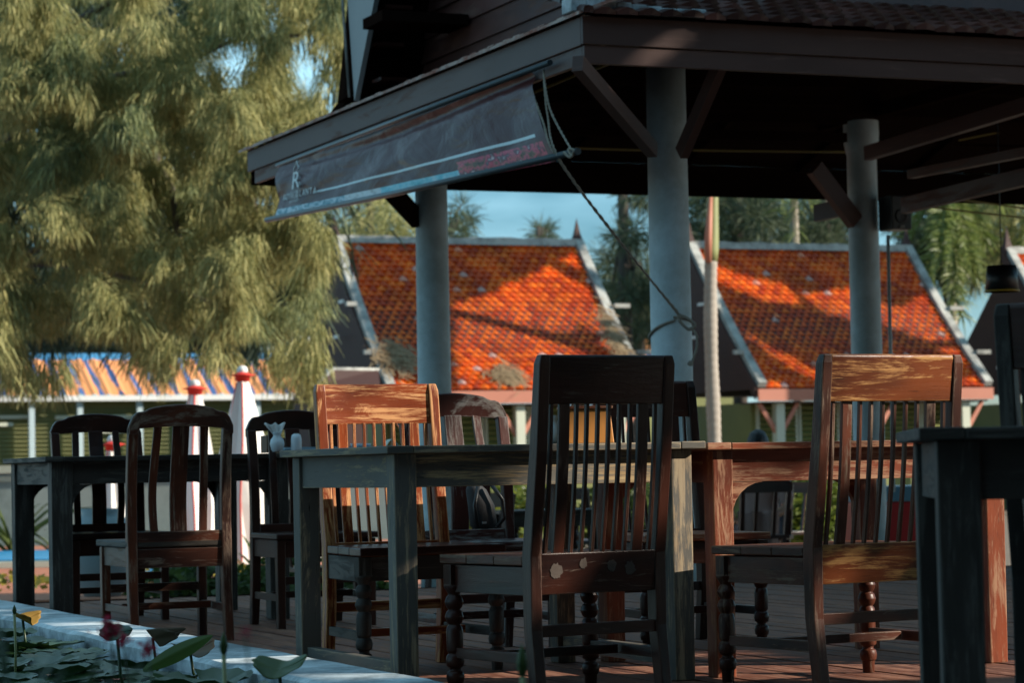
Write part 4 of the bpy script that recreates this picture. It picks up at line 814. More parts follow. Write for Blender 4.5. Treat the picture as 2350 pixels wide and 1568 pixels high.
def headpt(th, ph, k_=1.0):
    x = math.sin(ph)*math.cos(th)*.076*k_; y = math.sin(ph)*math.sin(th)*.095*k_; z = math.cos(ph)*.118*k_
    if z < -.02: x *= 1+z*1.8; y = y*(1+z*1.2)+.012
    f = max(0, math.sin(th))*math.sin(ph)
    nose = .022*math.exp(-((x/.014)**2)-((z+.01)/.022)**2)*(1 if y > 0 else 0); eye = -.008*(math.exp(-(((x-.03)/.014)**2)-((z-.015)/.012)**2)+math.exp(-(((x+.03)/.014)**2)-((z-.015)/.012)**2))*(1 if y > 0 else 0)
    lip = .005*math.exp(-((x/.022)**2)-((z+.055)/.008)**2)*(1 if y > 0 else 0)
    return (x, y+nose+eye+lip+.035, z+1.20)
hd.grid(lambda u, v: headpt(2*PI*u, .001+(PI-.002)*v), 36, 28); hd.build('head', skin_, pe_)
MB().lathe([(-.03,.006),(0,.016),(.03,.008)], (.078,.03), 8, 1.19).lathe([(-.03,.006),(0,.016),(.03,.008)], (-.078,.03), 8, 1.19).build('ears', skin_, pe_)
hm = plain('black_hair', (.010,.009,.009), .5, .3, 40, bump=.8)
hr = MB(); hr.grid(lambda u, v: (lambda q_: (q_[0]*1.14, (q_[1]-.035)*1.10+.026, (q_[2]-1.2)*1.10+1.205+.008*noise.noise(Vector((q_[0]*40,q_[1]*40,q_[2]*40)))))(headpt(2*PI*u, .001+1.55*v+(.45*v*(0.5-0.5*math.sin(2*PI*u))))), 36, 16); hr.build('hair', hm, pe_, solid=.012)
for s in (-1, 1):   # hands resting on the thighs, five fingers each
    hx, hy, hz = (.15 if s > 0 else -.13), .30, .60
    V = [(hx,hy,hz),(hx,hy+.05,hz-.012)]; E = [(0,1)]; R = [.026,(.034,.016)]
    for i, L in enumerate((.060,.072,.068,.052)):
        a = len(V); xx = hx+(i-1.5)*.017; V += [(xx,hy+.075,hz-.012),(xx,hy+.075+L*.5,hz-.020),(xx,hy+.075+L,hz-.040)]; E += [(1,a),(a,a+1),(a+1,a+2)]; R += [.0095,.0085,.007]
    a = len(V); V += [(hx-s*.032,hy+.03,hz-.015),(hx-s*.045,hy+.065,hz-.028)]; E += [(0,a),(a,a+1)]; R += [.012,.009]
    skinfig('hand', V, E, R, skin_, pe_, 1)
ps = far_stool(x_, y_, -A+math.radians(160)+PI, 'dark seat under the seated person')

tw_ = MB(); x_, y_ = W(1.94, 20.9)
cl = empty('fringed_cloth', (x_, y_, GZ+.40), -A); tag(cl, 'pinkish-brown fringed cloth hanging low in front of the seated person', 'cloth')
MB().grid(lambda u, v: ((u-.5)*.34*(1-.1*v), .02*math.sin(u*14)+.03*v, .28*(1-v)-.05*math.sin(PI*u)*v), 20, 12).build('cloth', shirt, cl, solid=.003)
fg = MB()
for i in range(22): fx = (i/21-.5)*.30; fg.tube([(fx,.03,-.045*math.sin(PI*(i/21))),(fx+random.uniform(-.005,.005),.03,-.045*math.sin(PI*(i/21))-.07)], .003, 4)
fg.build('fringe', M['cream'], cl)
# ---------------------------------------------------------------- vegetation
def strands(origins, dirs, L, wd, bend, n=2):
    """thin ribbons: returns (N*n,4,3)"""
    N = len(origins); side = np.cross(dirs, rng.normal(size=(N,3))); side /= np.linalg.norm(side, axis=1, keepdims=True)+1e-9
    out = []; p = origins.copy(); d = dirs.copy()
    for i in range(n):
        q = p + d*(L/n)[:, None]; w0 = (wd*(1-.35*i/n))[:, None]; w1 = (wd*(1-.35*(i+1)/n)*(1 if i < n-1 else .35))[:, None]
        out.append(np.stack([p-side*w0, p+side*w0, q+side*w1, q-side*w1], 1)); p = q; d = d + bend; d /= np.linalg.norm(d, axis=1, keepdims=True)
    return np.concatenate(out)
def tassel(c, n, rad, length, slen=.30, wd=.006, flare=.25):
    a = rng.normal(size=(n,3))*np.array([rad, rad, 0]); t = rng.random(n)**.8; lean = rng.normal(size=2)*.22; o = np.array(c)+a*(.35+.65*t[:,None]); o[:,2] -= t*length; o[:,:2] += lean*(t*length)[:,None]
    d = np.concatenate([a[:,:2]/max(rad,.01)*flare*.5+lean+rng.normal(size=(n,2))*.20, -np.ones((n,1))], 1); d /= np.linalg.norm(d, axis=1, keepdims=True)
    return strands(o, d, slen*(.6+.8*rng.random(n)), np.full(n, wd)*(.7+.6*rng.random(n)), np.array([0,0,-.15]))
def puff(c, n, rad, slen=.22, wd=.006, droop=-.2, spread=1.0):
    d = rng.normal(size=(n,3)); d /= np.linalg.norm(d, axis=1, keepdims=True); o = np.array(c)+d*rad*(rng.random(n)[:,None]**.5)*.8
    d2 = d*spread+np.array([0,0,droop]); d2 /= np.linalg.norm(d2, axis=1, keepdims=True)
    return strands(o, d2, slen*(.6+.8*rng.random(n)), np.full(n, wd)*(.7+.6*rng.random(n)), np.array([0,0,-.25]))
def limb(mb, pts, r0, r1): mb.tube(pts, [r0+(r1-r0)*i/(len(pts)-1) for i in range(len(pts))], 8)

# the big drooping tree on the left
TY = 33.0
tr = empty('willowy_tree', W(-7.6, TY+1)+(GZ,)); tag(tr, 'huge olive-green tree with drooping needle foliage filling the upper left', 'tree')
tl = Vector(tr.location); gaps = [(a_, b_+10, c_*.95, d_*.95) for a_, b_, c_, d_ in [(60,40,14,16),(330,45,16,18),(420,20,20,18),(690,150,45,55),(620,30,36,40),(500,55,24,26),(150,25,14,18),(90,235,11,12),(640,345,13,18),(560,520,11,14),(20,300,9,12),(360,250,12,14),(712,60,26,60),(735,110,22,55),(590,70,18,40),(535,130,45,34),(460,120,26,22),(405,118,24,18),(245,15,18,14),(760,230,28,34),(775,330,26,36),(300,108,18,18),(188,622,9,12),(770,500,30,40),(745,640,12,20)]]
def rightedge(y): return np.interp(y, [0,230,340,430,500,560,640,700,760,830,920], [815,815,745,770,790,785,760,755,735,720,700])
cl_ = []; lm = MB()
ends = []
lims = [((-5.6,34.2,1.0),(-5.1,34,5.4)),]
base = Vector(W(-5.6, 34)+(GZ,))
def wp(X, Y, Z): return Vector(W(X, Y)+(Z,))
limb(lm, [wp(-7.6,34,GZ)-tl, wp(-7.5,34,2.5)-tl, wp(-7.3,34,4.6)-tl, wp(-6.4,34,7)-tl, wp(-5.0,34,9)-tl, wp(-4.8,34,13)-tl], .30, .12)
for (X0_, Z0_, X1_, Z1_) in ((-7.3,4.6,-2.6,6.2),(-7.4,3.4,-3.3,2.6),(-6.8,5.6,-3.0,7.6),(-5.8,7,-6.6,8.2),(-7.4,2.9,-4.6,3.6),(-4.6,4.9,-3.9,2.2),(-3.9,5.6,-3.0,3.4),(-5.0,6.4,-3.6,4.6),(-4.9,8,-2.4,9.6)):
    n_s = 6; P_ = []
    for i in range(n_s+1):
        t = i/n_s; P_.append(wp(X0_+(X1_-X0_)*t+random.uniform(-.06,.06), 33.6-1.6*t*random.uniform(.4,1), Z0_+(Z1_-Z0_)*t+.35*math.sin(PI*t)+random.uniform(-.08,.08))-tl)
    limb(lm, P_, .06, .018)
lm.build('trunk', M['bark'], tr)
inner_ = []; clg_ = []
def ok(px, py):
    return px < rightedge(py+30)-(22 if py < 250 else 44) and not any(min(((px-gx_)/gw)**2+((py+q_-gy)/gh)**2 for q_ in (15, 50, 85)) < 1.0 for gx_, gy, gw, gh in gaps)
nb = 0
while nb < 330:      # drooping sprays grouped into boughs, lit on their crowns and dark between
    bx, by = random.uniform(-100, 810), random.uniform(-130, 730); Yb = 30.3+6.0*random.random()**1.2
    if noise.noise(Vector((bx/85, by/105, 3.3))) < -.22 and Yb < 34.5: nb += .5; continue
    nb += 1; wdt = random.uniform(28, 62); sl_b = random.uniform(-.35,.35)
    for i in range(random.randint(5, 9)):
        ox = random.gauss(0, wdt*.55); px = bx+ox; py = by+sl_b*ox+abs(ox)*.35+random.uniform(-10, 12)
        if not ok(px, py) or py > 735: continue
        Ls = min(random.uniform(.28,.80)*(1-abs(ox)/220), max(.1, (772-py)/185)); c = at(px, py, Yb+random.uniform(-.25,.25))-tl
        (cl_ if nb % 3 else clg_).append(tassel(c, int(110+170*Ls), random.uniform(.06,.15), Ls*random.uniform(.7,1.05), random.uniform(.10,.18), .0048, random.uniform(.1,.5)))
        if random.random() < .35: (cl_ if nb % 3 else clg_).append(puff(c, 60, .20, .10, .0042, random.uniform(-1.2,-.3)))
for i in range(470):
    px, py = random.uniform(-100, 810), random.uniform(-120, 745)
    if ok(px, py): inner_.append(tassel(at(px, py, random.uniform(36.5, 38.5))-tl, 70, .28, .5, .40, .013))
quads('crown', np.concatenate(cl_), M['casu'], tr); quads('green_crown', np.concatenate(clg_), M['casu_green'], tr); quads('inner_shade_crown', np.concatenate(inner_), M['casu_shade'], tr)
# low boughs hanging over the long roof
lw = []
for (px, py, n_) in ((360,800,6),(385,850,4),(40,860,8),(110,880,5),(505,835,3),(640,850,3),(690,860,6),(330,770,5),(700,810,5),(20,800,6)):
    for i in range(n_): lw.append(tassel(at(px+random.gauss(0,22), py+random.gauss(0,18)-45, 31+random.uniform(-1,1))-tl, 90, .10, .30, .24, .0062))
quads('low_boughs', np.concatenate(lw), M['casu'], tr)

# broad background trees: dark feathery crowns with gaps
def bgtree(name, label, Y_, box_, n_, mat, trunk_px, r_=.5, thr=-.05, group='feathery trees beyond the cottages', tw=.16, sl=.34, wd=.012, per=90, droop=-.2, sky=None):
    x0_, y0_, x1_, y1_ = box_; b_ = at((x0_+x1_)/2 if trunk_px is None else trunk_px, 1100, Y_); o = empty(name, (b_.x, b_.y, GZ)); tag(o, label, 'tree', group); ol_ = Vector(o.location)
    s = 6000/Y_; L = []; k_ = 0; tries = 0
    while k_ < n_ and tries < n_*8:
        tries += 1; px = random.uniform(x0_, x1_); py = random.uniform(y0_, y1_)
        if noise.noise(Vector((px/60, py/50, Y_))) < thr: continue
        if sky and any(((px-a)/c)**2+((py-b2)/d)**2 < 1 for a, b2, c, d in sky): continue
        L.append(puff(at(px, py, Y_+random.uniform(-2,2))-ol_, per, r_*random.uniform(.6,1.2), sl, wd, droop)); k_ += 1
    quads('crown', np.concatenate(L), mat, o)
    tb = MB(); tp_ = at((x0_+x1_)/2 if trunk_px is None else trunk_px-8, y0_, Y_)-ol_; limb(tb, [(0,0,0), tuple(tp_*.5), tuple(tp_)], tw, tw*.55)
    for i in range(6):
        a = tp_*(.45+.09*i); tgt = at(random.uniform(x0_, x1_), random.uniform(y0_, y1_), Y_)-ol_; limb(tb, [tuple(a), tuple(a.lerp(tgt,.5)+Vector((0,0,.3))), tuple(tgt)], tw*.28, .02)
    tb.build('trunk', M['bark'], o); return o
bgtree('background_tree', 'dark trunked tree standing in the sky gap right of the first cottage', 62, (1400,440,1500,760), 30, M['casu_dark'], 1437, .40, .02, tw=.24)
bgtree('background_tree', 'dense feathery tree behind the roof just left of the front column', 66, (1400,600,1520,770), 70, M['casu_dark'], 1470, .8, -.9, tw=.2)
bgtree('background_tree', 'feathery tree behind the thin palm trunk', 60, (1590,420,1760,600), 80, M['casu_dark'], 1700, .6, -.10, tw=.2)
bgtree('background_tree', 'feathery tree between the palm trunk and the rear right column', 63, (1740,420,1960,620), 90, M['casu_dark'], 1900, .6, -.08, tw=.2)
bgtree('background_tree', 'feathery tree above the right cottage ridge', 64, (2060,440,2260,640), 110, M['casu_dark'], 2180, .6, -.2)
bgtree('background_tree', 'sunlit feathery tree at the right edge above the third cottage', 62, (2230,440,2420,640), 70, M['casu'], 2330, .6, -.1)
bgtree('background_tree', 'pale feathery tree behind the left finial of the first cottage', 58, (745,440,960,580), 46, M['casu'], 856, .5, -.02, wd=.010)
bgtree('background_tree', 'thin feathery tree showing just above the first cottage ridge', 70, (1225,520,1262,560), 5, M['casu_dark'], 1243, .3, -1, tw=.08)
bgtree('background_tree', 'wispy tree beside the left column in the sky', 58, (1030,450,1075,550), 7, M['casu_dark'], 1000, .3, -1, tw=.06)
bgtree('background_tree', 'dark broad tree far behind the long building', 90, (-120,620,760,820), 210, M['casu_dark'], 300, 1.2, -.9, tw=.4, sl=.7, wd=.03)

# ---------------------------------------------------------------- palms
def frond(mbq, base, tip, droop, nl=34, ll=.5, wd=.018, bushy=False):
    b = np.array(base); t = np.array(tip); O = []; Dd = []
    axis = (t-b)/np.linalg.norm(t-b); side = np.cross(axis, [0,0,1.]); side /= np.linalg.norm(side)+1e-9
    R_ = []
    for i in range(nl):
        s = (i+.5)/nl; p = b+(t-b)*s; p[2] -= droop*s*s; R_.append(tuple(p))
        reps = 5 if bushy else 1
        for k_ in range(reps):
            for sg in (-1, 1):
                a_ = random.uniform(-1.2,1.2) if bushy else random.uniform(-.2,.2)
                d = side*sg*math.cos(a_)*.8+axis*.55+np.array([0,0,math.sin(a_)*.8-.25]); O.append(p); Dd.append(d/np.linalg.norm(d))
    O = np.array(O); Dd = np.array(Dd); n = len(O)
    return strands(O, Dd, ll*(.7+.5*rng.random(n)), np.full(n, wd), np.array([0,0,-.28]), 3), R_
pm = empty('palm_tree', (0,0,GZ)); q = at(1634, 1010, 36); pm.location = (q.x, q.y, GZ); tag(pm, 'slim palm with pale ringed trunk and green crownshaft between the two cottages', 'palm'); pl_ = Vector(pm.location)
t0 = at(1631,600,36)-pl_; tb = MB(); rg = []
H = t0.z
N_r = 110
for i in range(N_r+1):
    z = H*i/N_r; r = .098-.004*math.sin(i*.2)+(.006 if i % 3 == 0 else 0)-.010*(i/N_r); cx = t0.x*(i/N_r)+.02*math.sin(i/18); cy = t0.y*i/N_r
    rg.append([(cx+r*math.cos(2*PI*j/16), cy+r*math.sin(2*PI*j/16), z) for j in range(16)])
tb.loft(rg, True).build('trunk', M['palmbark'], pm)
top = at(1637,420,36)-pl_
cr0 = top+Vector((0,0,1.6)); MB().tube([t0, t0.lerp(top,.15), t0.lerp(top,.4), top, cr0], [.088,.10,.092,.060,.04], 16).build('crownshaft', M['shaft'], pm)
MB().tube([t0+Vector((-.07,-.06,-.02)), t0.lerp(top,.3)+Vector((-.09,-.07,0)), t0.lerp(top,.9)+Vector((-.07,-.07,0))], [.045,.055,.02], 8).build('old_sheath', M['eave'], pm)
Q = []; rb = MB()
for i in range(13):
    a = 2*PI*i/13+.3; L = random.uniform(1.8,2.3); tip = cr0+Vector((math.cos(a)*L, math.sin(a)*L, random.uniform(.9,1.6))); s_, rr_ = frond(None, cr0, tip, 1.2, 34, .45, .016); Q.append(s_); limb(rb, rr_[::4]+[rr_[-1]], .02, .006)
quads('fronds', np.concatenate(Q), M['palm'], pm); rb.build('midribs', M['shaft'], pm)
def palm(label, px, pytop, Y_, spec, bushy, ll, nl=36, wd=.014):
    c0 = at(px, pytop, Y_); o = empty('palm_tree', (c0.x, c0.y, GZ)); tag(o, label, 'palm'); ol_ = Vector(o.location); c0 = c0-ol_
    MB().tube([(0,0,0), (0.03,0,c0.z*.5), tuple(c0)], [.14,.12,.09], 14).build('trunk', M['palmbark'], o); Q = []; rb = MB()
    for (tx, ty, dy) in spec:
        tip = at(tx, ty, Y_+dy)-ol_; up = Vector(tip)+Vector((0,0,1.2)); s_, rr_ = frond(None, c0+Vector((0,0,.1)), up, 1.2, nl, ll, wd, bushy); Q.append(s_); limb(rb, rr_[::4]+[rr_[-1]], .02, .006)
    quads('fronds', np.concatenate(Q), M['palm'], o); rb.build('midribs', M['shaft'], o)
palm('foxtail palm with thick bushy fronds hanging behind the right cottage gable', 2175, 440, 58, [(2090,560,0),(2130,640,-.8),(2190,690,-.9),(2205,730,-.3),(2240,640,.2),(2100,480,1),(2260,560,.8),(2300,470,.4),(2160,600,-1.2),(2060,520,.5),(2225,600,-.6)], True, .42, 34, .015)
palm('palm showing only hanging frond tips just above the right cottage ridge', 1818, 400, 58, [(1790,492,-.4),(1862,488,0),(1826,560,-.2),(1800,430,.8),(1905,420,0),(1740,420,0)], False, .45)
palm('palm at the right edge with fronds over the third cottage', 2400, 400, 60, [(2345,560,0),(2330,640,-.5),(2370,700,0),(2420,600,0),(2300,500,.4)], True, .34, 26, .011)

# ---------------------------------------------------------------- shrubs and small plants
def leafquads(C, s, up=.3):
    n = len(C); a = rng.normal(size=(n,3)); a[:,2] = np.abs(a[:,2])*up+.1; a /= np.linalg.norm(a, axis=1, keepdims=True); b = np.cross(a, rng.normal(size=(n,3))); b /= np.linalg.norm(b, axis=1, keepdims=True); s = s[:,None]
    return np.stack([C-a*s, C+b*s*.5, C+a*s, C-b*s*.5], 1)
def bush(label, c, rx, rz, n, mat, leaf=.05, name='shrub'):
    o = empty(name, (c[0], c[1], c[2])); tag(o, label, 'shrub'); d = rng.normal(size=(n,3)); d /= np.linalg.norm(d, axis=1, keepdims=True); r = rng.random(n)[:,None]**.4
    lump = np.array([1+.35*noise.noise(Vector(tuple(v*2.2))) for v in d])[:,None]; C = d*r*lump*np.array([rx, rx, rz])+np.array([0,0,rz])
    quads('leaves', leafquads(C, leaf*(.6+.8*rng.random(n))), mat, o); sb = MB()
    for i in range(7): a = random.uniform(0, 2*PI); sb.tube([(0,0,0),(math.cos(a)*rx*.3, math.sin(a)*rx*.3, rz*.8),(math.cos(a)*rx*.6, math.sin(a)*rx*.6, rz*1.4)], [.02,.012,.005], 5)
    sb.build('stems', M['bark'], o); return o
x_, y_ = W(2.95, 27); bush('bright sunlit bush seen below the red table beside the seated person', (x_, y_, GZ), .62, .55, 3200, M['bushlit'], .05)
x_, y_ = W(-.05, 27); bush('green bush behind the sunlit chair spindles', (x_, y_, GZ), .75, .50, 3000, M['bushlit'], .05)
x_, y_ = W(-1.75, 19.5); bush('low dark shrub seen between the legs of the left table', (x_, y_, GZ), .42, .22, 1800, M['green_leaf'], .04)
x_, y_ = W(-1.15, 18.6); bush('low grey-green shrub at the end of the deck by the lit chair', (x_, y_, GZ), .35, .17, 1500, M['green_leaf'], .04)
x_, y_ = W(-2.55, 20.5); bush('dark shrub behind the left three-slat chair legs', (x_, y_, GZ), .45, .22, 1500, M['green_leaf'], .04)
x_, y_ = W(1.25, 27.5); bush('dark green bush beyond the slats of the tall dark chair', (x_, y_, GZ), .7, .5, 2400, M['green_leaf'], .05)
def blades(label, c, n, L, mat, name='broad_leaf_plant', wd=.03, lean=.5):
    o = empty(name, c); tag(o, label, 'plant'); a = rng.random(n)*2*PI; d = np.stack([np.cos(a)*lean, np.sin(a)*lean, np.ones(n)], 1); d += rng.normal(size=(n,3))*.15; d /= np.linalg.norm(d, axis=1, keepdims=True)
    quads('leaves', strands(rng.normal(size=(n,3))*.02, d, L*(.6+.6*rng.random(n)), np.full(n, wd), np.array([0,0,-.22]), 5), mat, o)
    MB().tube([(0,0,-.05),(0,0,L*.3)], [.012,.006], 6).build('stem', M['shaft'], o); return o
x_, y_ = W(-7.1, 37); blades('arching strap-leaved plant in front of the garden wall at the left edge', (x_, y_, GZ), 18, 1.2, M['green_leaf'], wd=.03, lean=.7)
x_, y_ = W(-6.5, 36.8); blades('smaller strap-leaved plant low against the garden wall', (x_, y_, GZ), 9, .7, M['green_leaf'], wd=.025, lean=.9)
x_, y_ = W(-2.3, 23.5); blades('spiky plant on the paving behind the left table legs', (x_, y_, GZ), 22, .6, M['green_leaf'], wd=.02)
# flower bed fringes on the paving (yellow, white)
fb = MB(); random.seed(5)
for i in range(420):
    X_ = random.uniform(-5.2, -1.4); Y_ = random.gauss(24.0, .7); p = Vector(W(X_, Y_)+(GZ+.03+random.uniform(0,.16),)); s_ = random.uniform(.02,.045); d = Vector((random.gauss(0,1), random.gauss(0,1), .6)).normalized(); e = d.cross(Vector((0,1,.2))).normalized()
    fb.quad(p-d*s_, p+e*s_, p+d*s_, p-e*s_)
tag(fb.build('bed_flowers', leafmat('bed_flower', (.05,.09,.02), (.42,.36,.05), .3, .6, (.6,.3,.08)), norm=False), 'mixed low yellow and green bedding plants on the paving', kind='stuff')

# ---------------------------------------------------------------- lily pond
padm = leafmat('lily_pad', (.012,.035,.014), (.045,.085,.022), .15, .35, (.16,.17,.03)); padd = leafmat('dry_lily', (.06,.045,.015), (.20,.15,.03), .2)
def pad_mesh(r, seed, cup=.0, mat=padm):
    random.seed(seed); n = 26; mb = MB(); pts = []
    for i in range(n+1):
        a = .18+(2*PI-.36)*i/n; rr = r*(1+.05*math.sin(a*5+seed)+random.uniform(-.04,.04)); pts.append((rr*math.cos(a), rr*math.sin(a), cup*r+random.uniform(-.05,.05)*r))
    inner = [(x*.55, y*.55, z*.3) for x, y, z in pts]; b = len(mb.v); mb.v += [(0,0,0)]+inner+pts; m_ = n+1
    for i in range(n): mb.face([0, 1+i, 2+i], [(0,0)]*3, True); mb.face([1+i, 1+m_+i, 2+m_+i, 2+i], [(0,0)]*4, True)
    return mb
protos = []
for i in range(6):
    o = pad_mesh(.082+.010*i, 20+i, (.02,.05,.12,.03,.2,.04)[i]).build('lily_pad', padm, norm=False); tag(o, 'small round green lily pad floating among many on the dark pond', 'lily pad', 'floating lily pads'); protos.append(o)
random.seed(9); placed = 0; used = set()
spots = []
tries = 0
while len(spots) < 150 and tries < 6000:
    tries += 1; Y_ = random.uniform(7.2, 13.5); px = random.uniform(-60, 900); X_ = (px-1175)/6000*Y_; x_, y_ = W(X_, Y_)
    if x_ > 2.26: continue
    if any((x_-a)**2+(y_-b2)**2 < .13**2 for a, b2 in spots): continue
    spots.append((x_, y_))
for i, (x_, y_) in enumerate(spots):
    k_ = i % 6; o = protos[k_] if i < 6 else protos[k_].copy()
    if i >= 6: sc.collection.objects.link(o)
    o.location = (x_, y_, .050+random.uniform(0,.012)); o.rotation_euler = (random.gauss(0,.08), random.gauss(0,.08), random.uniform(0,6.3)); s_ = random.uniform(.7,1.15); o.scale = (s_, s_, s_)
def cupleaf(label, P, r, mat, tilt, rz, fold=.8, name='lily_leaf', stalk=True):
    o = empty(name, P); tag(o, label, 'lily leaf'); mb = MB(); R_ = Matrix.Rotation(rz, 3, 'Z') @ Matrix.Rotation(tilt, 3, 'X')
    def fn(u, v):
        a = 2*PI*u; rr = r*v*(1+.08*math.sin(a*3+1)+.04*math.sin(a*9)*v); x = rr*math.cos(a); y = rr*math.sin(a); z = fold*abs(x)**1.5/r**.5+.12*r*math.sin(a*4)*v*v; return R_ @ Vector((x, y, z))
    mb.grid(fn, 40, 8); mb.build('leaf', mat, o, norm=False, solid=.0015)
    if stalk: MB().tube([(0,0,0),(.01,.01,-P[2]*.8),(.03,.0,-P[2]*1.6)], .004, 6).build('stalk', g2 if 'g2' in globals() else M['shaft'], o)
    o.scale = (1.25, 1.25, .62); return o
g1 = leafmat('fresh_lily', (.07,.12,.03), (.10,.16,.04), .4, .4); g2 = leafmat('dark_lily', (.02,.05,.02), (.03,.07,.02), .3, .35); yl2 = leafmat('yellow_lily', (.30,.16,.025), (.36,.21,.03), .3); br2 = leafmat('brown_lily', (.08,.05,.03), (.12,.08,.04), .2)
cupleaf('folded green lily leaf with scalloped edge standing before the kerb', at(640, 1537, 6.6), .054, g1, .62, -A, 1.0)
cupleaf('curled yellow dried lily leaf at the far left of the pond', at(52, 1424, 9.9), .046, yl2, .75, .9, 1.1)
cupleaf('dark curled lily leaf leaning on the kerb behind the magenta flowers', at(350, 1465, 9.0), .05, br2, 1.2, 1.2, 1.6)
cupleaf('upright dark green leaf behind the largest magenta flower', at(268, 1452, 7.6), .040, g2, 1.1, -A-.2, .4)
cupleaf('brown withered lily leaf beside the long green leaf', at(725, 1500, 8.0) if False else at(430+290, 1493, 8.3) if False else at(735-15, 1492, 8.4) if False else at(1310*.549*.607+0, 1498, 8.4), .055, br2, .4, .3, 1.0)
# long green blade leaf
q = at(408, 1500, 8.2); o = empty('lily_leaf', q); tag(o, 'long pointed green leaf lying up against the kerb', 'lily leaf')
def bladef(u, v):
    ax = (RT*.145+UP*.072)*(u-.5)*1.45+FWD*.05*(u-.5); wd_ = .028*math.sin(PI*min(1,max(0,u*.95+.04)))**.7; return ax+(UP*.85+RT*-.4)*(v-.5)*wd_*2+FWD*abs(v-.5)*wd_*1.2
MB().grid(bladef, 20, 6).build('leaf', g1, o, norm=False)
for (pa, pb_, r_, lab) in (((20,1490),(70,1440),.1,''),):
    pass
def bud(label, px, py, Y_, h, r, bend=.0, mat=None):
    p_ = at(px, py, Y_); o = empty('lotus_bud', p_); tag(o, label, 'lotus bud', 'lotus buds on tall stalks'); mb = MB()
    mb.lathe([(-h*.5,.004),(-h*.45,r*.55),(-h*.3,r*.9),(-h*.05,r),(h*.2,r*.75),(h*.4,r*.3),(h*.52,.001)], n=14).build('bud', mat or g1, o)
    sp_ = MB()
    for i in range(5): a = 2*PI*i/5; sp_.tube([(math.cos(a)*r*.6,math.sin(a)*r*.6,-h*.44),(math.cos(a)*r*1.05,math.sin(a)*r*1.05,-h*.1),(math.cos(a)*r*.6,math.sin(a)*r*.6,h*.3)], [.001,r*.22,.0008], 5)
    sp_.build('sepals', g2, o); MB().tube([(0,0,-h*.48),(.003+bend,.0,-h*.5-.12),(.0,.0,-p_.z-.0)], [.0045,.004,.005], 8).build('stalk', M['shaft'], o)
bud('slim green lotus bud on a stalk in front of the kerb', 513, 1478, 5.3, .046, .0075)
bud('pale green lotus bud at the bottom in front of the tall dark chair', 1198, 1518, 4.2, .052, .0085)
bud('small bud at the far left above the pond', 33, 1400, 8.5, .030, .006)
mag = leafmat('magenta_petal', (.30,.006,.03), (.50,.015,.06), .3)
def flower(label, px, py, Y_, R_, n_=5):
    p_ = at(px, py, Y_); o = empty('magenta_flower', p_); tag(o, label, 'flower', 'magenta flowers over the pond'); L = []
    C = rng.normal(size=(n_*14,3))*R_*.42; L.append(leafquads(C, np.full(n_*14, R_*.34), .5)); quads('petals', np.concatenate(L), mag, o)
    MB().tube([(0,0,0),(.006,0,-.06),(.0,0,-max(.2,p_.z))], [.0010,.0014,.002], 6).build('stalk', g2, o)
flower('largest magenta flower cluster over the pond at left', 252, 1440, 4.2, .021, 5); flower('magenta flower cluster hanging under the largest one', 283, 1470, 4.3, .014, 4)
flower('small magenta flower right of the largest cluster', 340, 1488, 4.2, .016, 4); flower('dim magenta bloom beside the slim lotus bud', 562, 1452, 3.0, .009, 2)
for (px, py, Y_, n_, L_n, lab) in ((10,1640,2.6,10,.085,'blurred dark leaves at the bottom left corner'),(150,1640,2.7,8,.055,'blurred dark leaves low under the magenta flowers'),(300,1630,2.7,7,.05,'blurred green leaves at the bottom beside the flowers')):
    p_ = at(px, py, Y_); blades(lab, tuple(p_), n_, L_n, g2, 'pond_edge_plant', .005, .45)

# ---------------------------------------------------------------- unseen shade trees beyond the right edge, crowns shaped to let sun patches through
S3 = np.array(SUN); h_ = math.hypot(SUN.x, SUN.y); e1 = np.array([-SUN.y/h_, SUN.x/h_, 0]); e2 = np.cross(S3, e1); e2 = e2 if e2[2] > 0 else -e2
def ab(p): p = np.array(tuple(p)); return (p@e1, p@e2)
LIT = []      # openings cut in the crowns for sun patches: (a, b, radius a, radius b)
def lit(p, ra, rb=None): a, b = ab(p); LIT.append((a, b, ra, rb or ra))
lit(ch4.location+Vector((0,.27,.86)), .30, .20); lit(ch4.location+Vector((0,.25,.60)), .27, .26)
lit(ch4.location+Vector((-.2,.27,.75)), .12, .40); lit(ch4.location+Vector((.2,.27,.75)), .12, .40)
tx, ty = TM
lit((tx+.88, ty, .66), .28, .10); lit((tx+1.04, ty, .52), .10, .24); lit((tx+1.2, ty+.02, .55), .10, .28); lit((tx+1.75, ty+.02, .68), .50, .11); lit((tx+1.3,ty+.02,.30),.07,.16)
lit(at(2055,865,8.2), .24, .12); lit(at(1905,1100,8.1), .05, .45); lit(at(2040,1300,8.1), .24, .06); lit(at(2200,1000,8.3), .05, .2); lit(at(2170,900,8.3), .08, .12)
lit(at(1372,970,8.45), .16, .12); lit(at(1130,1290,8.1), .16, .04); lit(at(1780,1260,8.6), .22, .05); lit(at(1700,1240,9.9), .2, .05)
for (px, py, r) in ((1080,1555,.16),(1250,1545,.2),(1420,1535,.24),(1600,1540,.28),(1780,1530,.28),(1960,1540,.3),(2150,1530,.3),(2300,1530,.3),(1900,1480,.08),(1650,1500,.1)): lit(atz(px, py, 0), r*1.5, r*1.0)
for (px, py, ra) in ((40,1418,.10),(170,1416,.09),(215,1433,.05),(300,1437,.10),(245,1456,.045),(420,1448,.03),(800,1521,.04),(690,1512,.05)): lit(atz(px, py, .1), ra+.06, .16)
lit(at(1572,88,14), .10, .10); lit(at(1990,190,13.5), .05, .06); lit(at(1000,1350,14.5), .2, .05); lit(at(690,1400,14), .2, .05)
for i in range(17): lit(atz(5+i*55, 1402+i*9.6, .1), .12, .12)
